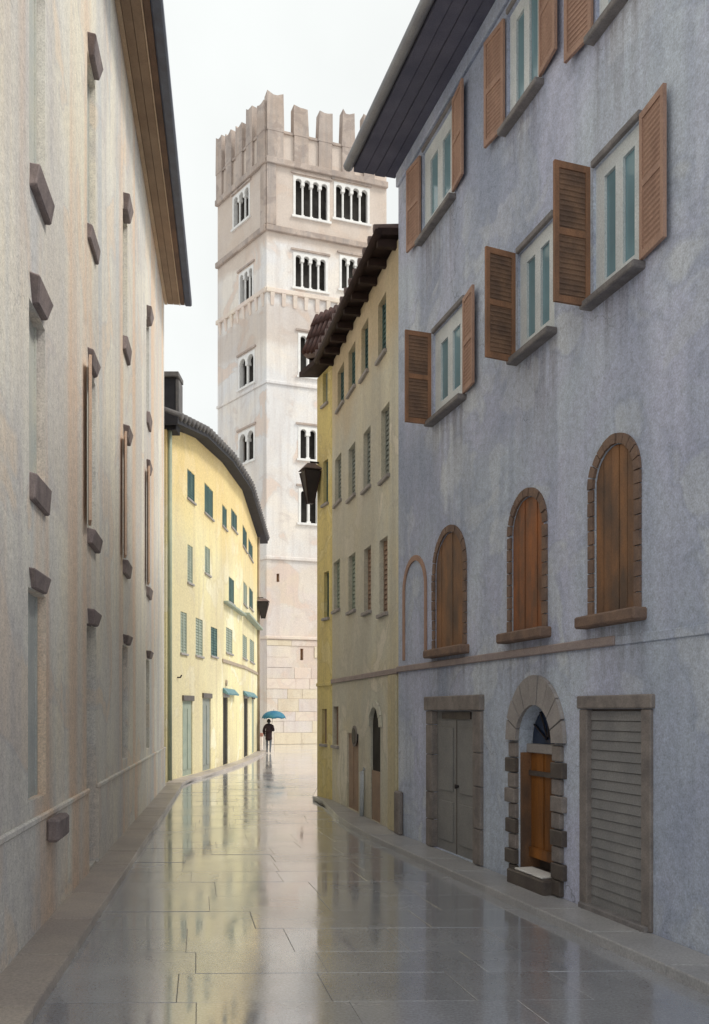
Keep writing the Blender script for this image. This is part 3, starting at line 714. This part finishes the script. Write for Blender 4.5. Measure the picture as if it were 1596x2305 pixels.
# eave: boards, gutter, roof
mts = ['eave_light', 'eave_brown', 'eave_brown', 'eave_light', 'eave_dark_brown']; ws = [.09, .16, .16, .035, .12]; o = .0
for w_, mt in zip(ws, mts):
    m = MB(); f.box(m, 1.5, LE + .1, ZL - .01 - (.015 if mt == 'eave_light' else 0), ZL + .06, o + .004, o + w_ - .004); m.build('soffit_board', mt, lh); o += w_
m = MB(); f.box(m, 1.5, LE + .12, ZL - .04, ZL + .16, o + .004, o + .2); m.build('gutter', 'gutter_dark', lh, bevel=.03)
m = MB(); m.hexa([f.pt(1.5, ZL + .165, o), f.pt(LE + .1, ZL + .165, o), f.pt(LE + .1, ZL + 2.6, -9), f.pt(1.5, ZL + 2.6, -9), f.pt(1.5, ZL + .3, o), f.pt(LE + .1, ZL + .3, o), f.pt(LE + .1, ZL + 2.75, -9), f.pt(1.5, ZL + 2.75, -9)])
m.build('roof', 'roof_tile_grey', lh)

# ------------------------------------------------------------------ yellow house at the bend
yh = root('yellow_house', (YW[0][0], YW[0][1], 0), 'bright yellow house with green shutters and dark curving eave at the street bend', 'house')
fs = [Fac(YW[i][:2], YW[i + 1][:2]) for i in range(4)]
yw = [(430, 1062, 1126, 7, 'shutter_green'), (470, 1096, 1161, 8, 'shutter_green'), (503.5, 1138, 1185, 6, 'shutter_green'), (527, 1152, 1192, 5.5, 'shutter_green'), (551, 1189, 1235, 4, 'shutter_green'), (564, 1220, 1256, 4, 'shutter_green'),
      (428, 1228, 1312, 5, 'shutter_sage'), (467, 1232, 1292, 5, 'shutter_sage'),
      (521, 1302, 1357, 5, 'shutter_green'), (552, 1313, 1362, 3.5, 'shutter_sage'), (565, 1326, 1370, 3.5, 'shutter_green'),
      (413.5, 1378, 1470, 6, 'shutter_sage'), (448, 1393, 1476, 7, 'shutter_sage'), (482, 1413, 1477, 6, 'shutter_green'), (516, 1415, 1470, 6, 'shutter_sage'), (551, 1431, 1482, 4, 'shutter_sage'), (567, 1441, 1490, 4, 'shutter_sage')]
yd = [(411, 433, 1578, 'shutter_sage'), (456, 474, 1572, 'shutter_grey'), (502, 513, 1570, 'dark_void'), (549, 558, 1572, 'dark_void'), (567, 572, 1574, 'shutter_sage')]
breaks = [375, 440, 500, 545, 580]
def seg(x):
    for i in range(4):
        if breaks[i] <= x < breaks[i + 1]: return i
    return 3
yops = [[], [], [], []]; ylist = []; dlist = []
for x, yt, yb, hw, mt in yw:
    i = seg(x); F_ = fs[i]; hw *= 1.2; u0 = F_.px(x - hw, 0)[0]; u1 = F_.px(x + hw, 0)[0]
    z1 = F_.px(x, yt)[1]; z0 = F_.px(x, yb)[1]; u0 = max(.03, u0); u1 = min(F_.L - .03, u1)
    yops[i].append((u0, u1, z0, z1, False)); ylist.append((i, (u0, u1, z0, z1, mt)))
for x0, x1, yt, mt in yd:
    i = seg((x0 + x1) / 2); F_ = fs[i]; u0 = max(.03, F_.px(x0, 0)[0]); u1 = min(F_.L - .03, F_.px(x1, 0)[0]); z1 = F_.px((x0 + x1) / 2, yt)[1]
    yops[i].append((u0, u1, .1, z1, False)); dlist.append((i, u0, u1, z1, mt))
for i in range(4):
    wall_mesh(fs[i], 0, fs[i].L, -.05, (YW[i][2], YW[i + 1][2]), yops[i], .2).build('wall', 'yellow_lime', yh)
for i, w in ylist: oshut(yh, fs[i], w, 0, .072)
for k, (i, u0, u1, z1, mt) in enumerate(dlist):
    F_ = fs[i]; m = MB(); F_.box(m, u0, u1, .1, z1, -.1, -.035); dr = m.build('door', mt, yh)
    for q in range(2):
        a = u0 + (u1 - u0) * (.08 + .48 * q); b = a + (u1 - u0) * .36
        m = MB(); F_.box(m, a, b, .3, z1 - .25, -.034, -.015); m.build('door_panel', mt, dr)
    m = MB(); F_.box(m, u0 - .06, u1 + .06, z1 + .004, z1 + .18, -.05, .06); m.build('lintel', 'dark_stone' if k in (0, 1, 4) else 'surround_pale', dr, bevel=.01)
# two teal awnings
for i, x0, x1, yv in ((2, 501, 527, 1557), (3, 547, 571, 1563)):
    F_ = fs[i]; u0 = max(.0, F_.px(x0, 0)[0]); u1 = F_.px(x1, 0)[0]; z = F_.px((x0 + x1) / 2, yv)[1]
    m = MB(); m.hexa([F_.pt(u0, z - .06, .02), F_.pt(u1, z - .06, .02), F_.pt(u1, z - .14, .2), F_.pt(u0, z - .14, .2), F_.pt(u0, z + .12, .02), F_.pt(u1, z + .12, .02), F_.pt(u1, z - .08, .21), F_.pt(u0, z - .08, .21)])
    m.build('awning', 'awning_teal', yh)
# balcony slab with railing over the far part
F_ = fs[3]; zb = F_.px(565, 1398)[1]
bal = MB(); F_.box(bal, .4, F_.L - .1, zb - .12, zb, .002, .3); bl = bal.build('balcony', 'shutter_sage', yh, bevel=.02)
F2 = fs[2]; z2 = F2.px(520, 1364)[1]
bal = MB(); F2.box(bal, .3, F2.L, z2 - .1, z2, .002, .2); bl2 = bal.build('balcony', 'shutter_sage', yh, bevel=.02)
F1 = fs[1]
for i in range(4):
    z = 5.05
    m = MB(); F_q = fs[i]
    if i in (2, 3): F_q.box(m, 0, F_q.L, 4.02 + .02 * i, 4.16 + .02 * i, 0, .05); m.build('string_course', 'pipe_tan', yh, bevel=.01)
# eave and roof
def eave_ring(o, dz): 
    pts = []
    for i in range(5):
        nn = (fs[max(0, i - 1)].n + fs[min(3, i)].n).normalized()
        base = Vector((YW[i][0], YW[i][1], YW[i][2])) + nn * o + Vector((0, 0, dz))
        if i == 0: base -= fs[0].d * .25
        if i == 4: base += fs[3].d * 1.6
        pts.append(base)
    return pts
A_, B_, C_, D_ = eave_ring(-.1, -.02), eave_ring(.42, .0), eave_ring(.42, .2), eave_ring(-.1, .4)
m = MB()
for i in range(4): m.hexa([A_[i], A_[i + 1], B_[i + 1], B_[i], D_[i], D_[i + 1], C_[i + 1], C_[i]])
m.build('eave', 'roof_slate', yh)
E_ = [p + Vector((-7, 0, 2.6)) for p in D_]; m = MB()
for i in range(4): m.hexa([D_[i] - Vector((0, 0, .2)), D_[i + 1] - Vector((0, 0, .2)), E_[i + 1] - Vector((0, 0, .2)), E_[i] - Vector((0, 0, .2)), D_[i], D_[i + 1], E_[i + 1], E_[i]])
m.build('roof', 'roof_tile_grey', yh)
for i in range(4):
    L_ = (C_[i + 1] - C_[i]).length; nt = max(4, int(L_ / .42))
    for k in range(nt):
        t = (k + .5) / nt; p = C_[i] * (1 - t) + C_[i + 1] * t; q = D_[i] * (1 - t) + D_[i + 1] * t
        m = MB(); m.tube([p + (p - q) * .15 + Vector((0, 0, .03)), q + (q - p) * .4 + Vector((0, 0, .05))], [.13, .11], 7); m.build('eave_tile', 'roof_tile_grey', yh, True)
p0, p4 = Vector((YW[0][0], YW[0][1], 0)), Vector((YW[4][0], YW[4][1], 0)); q0, q4 = p0 + Vector((-8, .5, 0)), p4 + Vector((-8, .5, 0))
for a, b, za, zb_ in ((p0, q0, YW[0][2], 13), (q0, q4, 13, 13), (p4, q4, YW[4][2], 13.4)):
    MB().add([a + Vector((0, 0, -.05)), b + Vector((0, 0, -.05)), b + Vector((0, 0, zb_)), a + Vector((0, 0, za))], [(0, 1, 2, 3)]).build('side_wall', 'yellow_lime', yh)
cx, cy = -5.55, 27.0
m = MB(); m.box((cx, cy, 11.45), (.19, 0, 0), (0, .3, 0), (0, 0, .8)); ch = m.build('chimney', 'roof_slate', yh, bevel=.015)
m = MB(); m.box((cx + .03, cy, 12.3), (.25, 0, 0), (0, .38, 0), (0, 0, .08)); m.build('chimney_cap', 'roof_tile_grey', ch, bevel=.02)
m = MB(); m.box((cx + .228, cy - .02, 11.55), (.045, 0, 0), (0, .3, 0), (0, 0, .6)); m.build('chimney_flashing', 'roof_tile_grey', ch)
dpu = fs[0]
m = MB(); m.tube([dpu.pt(.12, .1, .07), dpu.pt(.12, YW[0][2] - .02, .07)], .06, 8); m.build('downpipe', 'pipe_green', yh, True)
m = MB(); m.tube([fs[3].pt(fs[3].L - .15, .1, .07), fs[3].pt(fs[3].L - .15, YW[4][2] - .02, .07)], .07, 8); m.build('downpipe', 'pipe_tan', yh, True)
u, z = fs[2].px(508, 1537); m = MB(); m.tube([fs[2].pt(u, z, 0), fs[2].pt(u, z, .06)], .12, 12); m.build('wall_boss', 'pipe_tan', yh)
u, z = fs[0].px(399, 1525); m = MB(); m.tube([fs[0].pt(u, z, 0), fs[0].pt(u, z, .1), fs[0].pt(u, z + .08, .14)], .025, 6); m.build('wall_hook', 'iron', yh)

# ------------------------------------------------------------------ bell tower
Cn = Vector((-5.74, 58, 0)); Rn = Cn + Vector((.94, .342, 0)) * 8.44; Ln = Cn + Vector((-.616, .788, 0)) * 6.45; Bn = Rn + Ln - Cn
bt = root('bell_tower', Cn, 'tall pale stone bell tower with battlements closing the end of the street', 'tower')
ff = Fac(Cn[:2], Rn[:2]); fl = Fac(Ln[:2], Cn[:2]); ZT = 40.1
def rect(F_, x0, x1, yt, yb):
    u0 = F_.px(x0, 0)[0]; u1 = F_.px(x1, 0)[0]; xm = (x0 + x1) / 2; return (u0, u1, F_.px(xm, yb)[1], min(37.7, F_.px(xm, yt)[1]))
front = [(rect(ff, 660, 742, 403, 492), 4), (rect(ff, 751, 832, 408, 498), 4), (rect(ff, 660, 738, 574, 652), 4), (rect(ff, 764, 838, 580, 656), 4),
         (rect(ff, 671, 716, 752, 848), 2), (rect(ff, 671, 716, 962, 1034), 2), (rect(ff, 672, 718, 1100, 1178), 2)]
left = [(rect(fl, 524, 563, 428, 502), 3), (rect(fl, 538, 571, 606, 682), 3), (rect(fl, 537, 574, 797, 868), 2), (rect(fl, 537, 574, 968, 1040), 2)]
slits = [rect(ff, 622.5, 629, 1291, 1310), rect(ff, 676, 683, 1460, 1486)]
for F_, lst, sl in ((ff, front, slits), (fl, left, [])):
    wall_mesh(F_, 0, F_.L, -.05, (ZT, ZT), [(*r_, False) for r_, _ in lst] + [(*q, False) for q in sl], .5).build('wall', 'tower_stone', bt)
    for r_, n in lst:
        a, b, c, d = r_
        m = MB(); F_.box(m, a, b, c, d, -.52, -.48); wd = m.build('window', 'dark_void', bt)
        fw = .16; mw = .17 if n > 2 else .24; lw = (b - a - 2 * fw - (n - 1) * mw) / n; sp = d - fw - lw / 2
        for q in range(n + 1):
            if q == 0: x0, x1 = a, a + fw
            elif q == n: x0, x1 = b - fw, b
            else: x0 = a + fw + q * lw + (q - 1) * mw; x1 = x0 + mw
            m = MB()
            if 0 < q < n:
                xm = (x0 + x1) / 2
                m.tube([F_.pt(xm, c + .1, -.12), F_.pt(xm, sp - .15, -.12)], mw * .42, 8); F_.box(m, x0 - .02, x1 + .02, c + .003, c + .12, -.26, .02); F_.box(m, x0 - .03, x1 + .03, sp - .2, sp, -.28, .02)
            else: F_.box(m, x0, x1, c + .003, sp, -.3, .03)
            m.build('column', 'marble', wd)
        # arched head
        for q in range(n):
            x0 = a + fw + q * (lw + mw); x1 = x0 + lw
            l0 = x0 - (fw if q == 0 else mw / 2); l1 = x1 + (fw if q == n - 1 else mw / 2)
            ar = arc(x0, x1, sp + lw / 2, 8)
            h = 4; m = MB()
            m.prism([F_.pt(l0, sp, -.25), F_.pt(l0, d - .003, -.25), F_.pt((x0 + x1) / 2, d - .003, -.25)] + [F_.pt(*p, -.25) for p in reversed(ar[:h + 1])], F_.n * .28)
            m.prism([F_.pt((x0 + x1) / 2, d - .003, -.25), F_.pt(l1, d - .003, -.25), F_.pt(l1, sp, -.25)] + [F_.pt(*p, -.25) for p in reversed(ar[h:])], F_.n * .28)
            m.build('arch_head', 'marble', wd)
        m = MB(); F_.box(m, a - .1, b + .1, c - .14, c, -.2, .12); m.build('sill', 'marble', wd)
        m = MB(); F_.box(m, a - .15, b + .15, d + .12, d + .24, -.05, .1); m.build('drip_mould', 'tower_brick', wd)
    for q in sl:
        m = MB(); F_.box(m, q[0], q[1], q[2], q[3], -.3, -.22); m.build('slit_window', 'plank_brown', bt)
    # string courses
    for z, h, p, mt in ((37.95, .4, .22, 'tower_brick'), (33.55, .38, .2, 'tower_brick'), (29.55, .3, .16, 'tower_block'), (23.6, .22, .1, 'tower_stone'), (12.1, .22, .12, 'tower_stone'), (6.9, .2, .12, 'tower_block')):
        m = MB(); F_.box(m, -.05, F_.L + .05, z, z + h, 0, p); m.build('string_course', mt, bt, bevel=.03)
    # corbel table under the second belfry floor, lesenes and merlons
    nc = int(F_.L / .75)
    for k in range(nc):
        u = (k + .5) * F_.L / nc
        m = MB(); m.hexa([F_.pt(u - .1, 28.75, .0), F_.pt(u + .1, 28.75, .0), F_.pt(u + .1, 28.75, .03), F_.pt(u - .1, 28.75, .03), F_.pt(u - .14, 29.54, .0), F_.pt(u + .14, 29.54, .0), F_.pt(u + .14, 29.54, .15), F_.pt(u - .14, 29.54, .15)])
        m.build('corbel', 'tower_block', bt)
mer_f = [(0.0, 1.15), (1.8, 2.85), (3.5, 4.5), (5.15, 6.1), (6.7, 7.55)]; mer_l = [(.0, .85), (1.35, 2.2), (2.7, 3.6), (4.1, 4.95), (5.45, 6.45)]
def merlon(F_, a, b, z0, zt, th, o):
    m = MB(); jz = random.uniform(-.45, .35); h = zt + jz; c = (a + b) / 2 + random.uniform(-.12, .12); nt_ = random.uniform(.08, .3)
    pts = [F_.pt(a, z0, o), F_.pt(b, z0, o), F_.pt(b - random.uniform(0, .1), h - random.uniform(0, .2), o), F_.pt(c + .12, h - nt_, o), F_.pt(c - .12, h - nt_, o), F_.pt(a + random.uniform(0, .1), h, o)]
    m.prism(pts, -F_.n * th); return m.build('merlon', 'tower_brick', bt)
for k, (a, b) in enumerate(mer_f): merlon(ff, a, b, ZT, 42.45, .75, .18)
for k, (a, b) in enumerate(mer_l[:-1]): merlon(fl, a, b, ZT, 42.45, .75, .18)
merlon(fl, 5.5, 6.43, ZT, 42.5, .6, .185)
fb, fr = Fac(Bn[:2], Ln[:2]), Fac(Rn[:2], Bn[:2])
for a, b in ((1.3, 2.3), (3.2, 4.2), (5.1, 6.1), (7.0, 8.0)): merlon(fb, a, b, ZT, 42.4, .7, 0)
for a, b in ((1.3, 2.2), (3.2, 4.1), (5.1, 6.0)): merlon(fr, a, b, ZT, 42.4, .7, 0)
for F_, ms in ((ff, mer_f), (fl, mer_l)):
    for a, b in ms:
        m = MB(); F_.box(m, a + .04, b - .04, 38.36, ZT + .002, 0, .16); m.build('lesene', 'tower_brick', bt)
    m = MB(); F_.box(m, (0 if F_ is ff else F_.L - .62), (.62 if F_ is ff else F_.L), 34.0, 37.94, 0, .1); m.build('corner_pilaster', 'tower_brick', bt)
    m = MB(); F_.box(m, 0, F_.L, ZT, ZT + .16, -.3, .1); m.build('parapet_coping', 'tower_brick', bt)
for F_ in (fb, fr): wall_mesh(F_, 0, F_.L, -.05, (ZT, ZT), [], .3).build('wall', 'tower_stone', bt)
MB().add([p + Vector((0, 0, 39.4)) for p in (Cn, Rn, Bn, Ln)], [(0, 1, 2, 3)]).build('roof_deck', 'tower_stone', bt)
z = .0; rowk = 0            # squared stones at the foot
while z < 6.6:
    h = random.uniform(.6, .85); u = -random.uniform(0, .6)
    h = min(h, 6.85 - z)
    while u < ff.L:
        w = random.uniform(.9, 2.2); a, b = max(0, u) + .006, min(ff.L, u + w) - .006
        if b - a > .25 and not any(a < q[1] + .05 and b > q[0] - .05 and z < q[3] + .05 and z + h > q[2] - .05 for q in slits):
            m = MB(); ff.box(m, a, b, z + .006, z + h - .006, .002, .03 + random.uniform(0, .03)); m.build('ashlar_stone', random.choice(('tower_block', 'tower_ochre', 'tower_stone')), bt, bevel=.012)
        u += w
    z += h; rowk += 1

# ------------------------------------------------------------------ street furniture
def lantern(F_, u, z, h, w, label):
    base = F_.pt(u, z, 0); rt = root('wall_lantern', base, label, 'lantern', 'lanterns fixed to house corners')
    c = F_.pt(u, 0, w * .55); e1_, e2_ = F_.d * w * .5, F_.n * w * .5
    def ring(zz, k): return [c + e1_ * a * k + e2_ * b * k + Vector((0, 0, zz)) for a, b in ((-1, -1), (1, -1), (1, 1), (-1, 1))]
    m = MB(); m.hexa(ring(z, .32) + ring(z + h * .72, 1.0)); bd = m.build('lantern_body', 'iron', rt)
    for a, b in ((-1, -1), (1, -1), (1, 1), (-1, 1)):
        p = c + e1_ * a * .33 + e2_ * b * .33 + Vector((0, 0, z)); q = c + e1_ * a * 1.02 + e2_ * b * 1.02 + Vector((0, 0, z + h * .72))
        MB().tube([p, q], .018, 6).build('lantern_bar', 'rafter_dark', bd)
    m = MB(); m.hexa(ring(z + h * .76, 1.2) + ring(z + h * .9, .5)); m.build('lantern_cap', 'tile_mauve', rt)
    m = MB(); m.tube([F_.pt(u, z + h * .95, 0), c + Vector((0, 0, z + h * .95)), c + Vector((0, 0, z + h * .88))], .025, 6); m.build('bracket', 'iron', rt)
lantern(f_s, .12, EYE + (1600 - 1136) * 21.9 / 2000, 1.08, .40, 'dark brown tapered lantern high on the bright corner of the olive house')
lantern(fs[3], fs[3].L - .2, EYE + (1600 - 1392) * 46.8 / 2000, 1.15, .56, 'dark wedge-shaped lantern at the far corner of the yellow house')
m = MB(); f_g.box(m, .0, .27, .09, .83, .003, .09)
o = m.build('guard_stone', 'surround_stone', None, False, f_g.pt(.13, .09, .05), .025); o['label'] = 'flat brown stone slab upright where olive and blue-grey houses meet'; o['category'] = 'guard stone'
br = root('stone_bench', (-6.15, 56.6, 0), 'small reddish bench at the tower foot behind the person', 'bench')
m = MB(); m.box((-6.15, 56.6, .68), (.32, 0, 0), (0, .22, 0), (0, 0, .11)); m.build('seat', 'brick_red', br, bevel=.02)
for sx in (-.22, .22): m = MB(); m.box((-6.15 + sx, 56.6, .285), (.07, 0, 0), (0, .2, 0), (0, 0, .284)); m.build('leg', 'tower_block', br)

# ------------------------------------------------------------------ person with umbrella
PX, PY = (605 - 798) / 2000 * 46.3, 46.3
def skin_mesh(name, mat, parent, verts, edges, radii, rootv=0, sub=2):
    me = bpy.data.meshes.new(name); me.from_pydata(verts, edges, []); me.materials.append(MATS[mat])
    o = link(bpy.data.objects.new(name, me)); o.parent = parent
    sk = o.modifiers.new('Skin', 'SKIN'); sk.use_smooth_shade = True
    for i, r in enumerate(radii):
        d = me.skin_vertices[0].data[i]; d.radius = r if isinstance(r, tuple) else (r, r); d.use_root = (i == rootv)
    ss = o.modifiers.new('Sub', 'SUBSURF'); ss.levels = sub; ss.render_levels = sub
    return o
pr = root('person', (PX, PY, 0), 'person in dark coat walking away under the blue umbrella', 'person')
# one continuous body: pelvis root, spine, head, arms (right hand raised to the umbrella), legs in mid-stride
V = [(0, 0, .93), (0, .01, 1.12), (0, .0, 1.32), (0, .0, 1.45), (0, .02, 1.53), (0, .03, 1.64), (0, .03, 1.73),
     (-.17, .0, 1.40), (-.25, -.03, 1.15), (-.22, .10, .93), (-.21, .14, .86),
     (.17, .0, 1.40), (.23, .06, 1.16), (.13, .24, 1.24), (.10, .28, 1.30),
     (-.09, .0, .86), (-.095, .08, .49), (-.09, .02, .09), (-.09, .16, .035),
     (.09, .0, .86), (.095, -.02, .48), (.09, -.20, .12), (.09, -.08, .035)]
Ed = [(0, 1), (1, 2), (2, 3), (3, 4), (4, 5), (5, 6), (3, 7), (7, 8), (8, 9), (9, 10), (3, 11), (11, 12), (12, 13), (13, 14), (0, 15), (15, 16), (16, 17), (17, 18), (0, 19), (19, 20), (20, 21), (21, 22)]
Rd = [(.15, .11), (.135, .105), (.155, .115), (.12, .09), .055, (.085, .10), (.06, .075), .07, .052, .04, .035, .07, .052, .04, .035, .09, .062, .042, .032, .09, .062, .042, .032]
skin_mesh('body', 'cloth_trousers', pr, V, Ed, Rd)
# coat: a flared shell over torso and hips, with sleeves
CV = [(0, 0, .62), (0, 0, .80), (0, 0, 1.0), (0, .0, 1.15), (0, 0, 1.34), (0, 0, 1.46), (-.18, 0, 1.40), (-.265, -.03, 1.15), (-.225, .09, .95), (.18, 0, 1.40), (.245, .06, 1.16), (.145, .22, 1.235), (0, .02, 1.555)]
CE = [(0, 1), (1, 2), (2, 3), (3, 4), (4, 5), (5, 6), (6, 7), (7, 8), (5, 9), (9, 10), (10, 11), (5, 12)]
CR = [(.20, .16), (.19, .15), (.18, .145), (.165, .13), (.19, .14), (.13, .11), .095, .078, .062, .095, .078, .062, .072]
skin_mesh('coat', 'cloth_coat', pr, CV, CE, CR, 2)
hd = MB()
for i in range(7):
    pass
def blob(c, rx, ry, rz, nu=14, nv=9, z0=-1.0):
    mb = MB(); vs_ = []; fs_ = []
    for j in range(nv + 1):
        ph = math.pi * (j / nv) - math.pi / 2
        for i in range(nu):
            t = 2 * math.pi * i / nu; vs_.append((c[0] + rx * math.cos(ph) * math.cos(t), c[1] + ry * math.cos(ph) * math.sin(t), c[2] + rz * max(z0, math.sin(ph))))
    for j in range(nv):
        for i in range(nu): fs_.append((j * nu + i, j * nu + (i + 1) % nu, (j + 1) * nu + (i + 1) % nu, (j + 1) * nu + i))
    mb.add(vs_, fs_); return mb
W0 = Vector((PX, PY, 0))
blob(W0 + Vector((0, .015, 1.665)), .098, .112, .122, z0=-.75).build('hair', 'hair', pr, True)
for sx in (-1, 1): blob(W0 + Vector((sx * .097, .035, 1.62)), .014, .026, .034).build('ear', 'skin', pr, True)
blob(W0 + Vector((0, .12, 1.62)), .07, .045, .09).build('face', 'skin', pr, True)
# gripping hand: palm, four fingers, thumb round the shaft
hx, hy, hz = .10, .30, 1.33
blob(W0 + Vector((hx, hy - .03, hz)), .035, .022, .045).build('hand', 'skin', pr, True)
for k in range(4):
    z_ = hz + .032 - .022 * k; r_ = .032 - .002 * abs(k - 1)
    MB().tube([W0 + Vector((hx + .03, hy - .02, z_)), W0 + Vector((hx + r_, hy + .015, z_)), W0 + Vector((hx, hy + r_, z_)), W0 + Vector((hx - .025, hy + .018, z_))], [.010, .010, .009, .007], 6).build('finger', 'skin', pr, True)
MB().tube([W0 + Vector((hx - .025, hy - .03, hz + .0)), W0 + Vector((hx - .036, hy, hz + .025)), W0 + Vector((hx - .015, hy + .025, hz + .045))], [.012, .011, .008], 6).build('thumb', 'skin', pr, True)
# umbrella
UC = W0 + Vector((.10, .30, 0)); ux = Vector((.14, -.05, 0))
um = root('umbrella', UC + Vector((0, 0, 1.2)), 'open blue umbrella held over the person in the dark coat', 'umbrella')
apex = UC + ux + Vector((0, 0, 2.21)); rad = .64; hh = .46
n = 8; rings = 6; cv = MB(); vs_ = [apex]; fs_ = []
per = n * 4
for j in range(1, rings + 1):
    q = j / rings
    for i in range(per):
        t = 2 * math.pi * i / per; sc = abs(math.sin(t * n / 2)); rr = rad * math.sin(q * math.pi / 2 * .96) / math.sin(math.pi / 2 * .96)
        dz = hh * (1 - math.cos(q * math.pi / 2 * .96)); rr2 = rr * (1 - .055 * sc * q); dz2 = dz - .05 * sc * q * q
        vs_.append(apex + Vector((rr2 * math.cos(t), rr2 * math.sin(t), -dz2)))
for i in range(per): fs_.append((0, 1 + i, 1 + (i + 1) % per))
for j in range(rings - 1):
    for i in range(per):
        a = 1 + j * per; fs_.append((a + i, a + per + i, a + per + (i + 1) % per, a + (i + 1) % per))
cv.add(vs_, fs_); can = cv.build('canopy', 'umbrella_cloth', um, True)
so_ = can.modifiers.new('thick', 'SOLIDIFY'); so_.thickness = .006
for i in range(n):
    t = 2 * math.pi * i / n; pts = []
    for j in range(0, 5):
        q = j / 4; rr = rad * math.sin(q * math.pi / 2 * .96) / math.sin(math.pi / 2 * .96); pts.append(apex + Vector((rr * math.cos(t), rr * math.sin(t), -hh * (1 - math.cos(q * math.pi / 2 * .96)) - .012)))
    MB().tube(pts, .006, 5).build('rib', 'iron', um)
MB().tube([apex + Vector((0, 0, .09)), apex, UC + Vector((0, 0, 1.28))], [.006, .010, .010], 6).build('shaft', 'iron', um)
hk = [UC + Vector((0, 0, 1.30)), UC + Vector((0, 0, 1.22)), UC + Vector((.01, .03, 1.18)), UC + Vector((.02, .07, 1.18)), UC + Vector((.02, .085, 1.22))]
MB().tube(hk, .016, 6).build('handle', 'dark_stone', um, True)
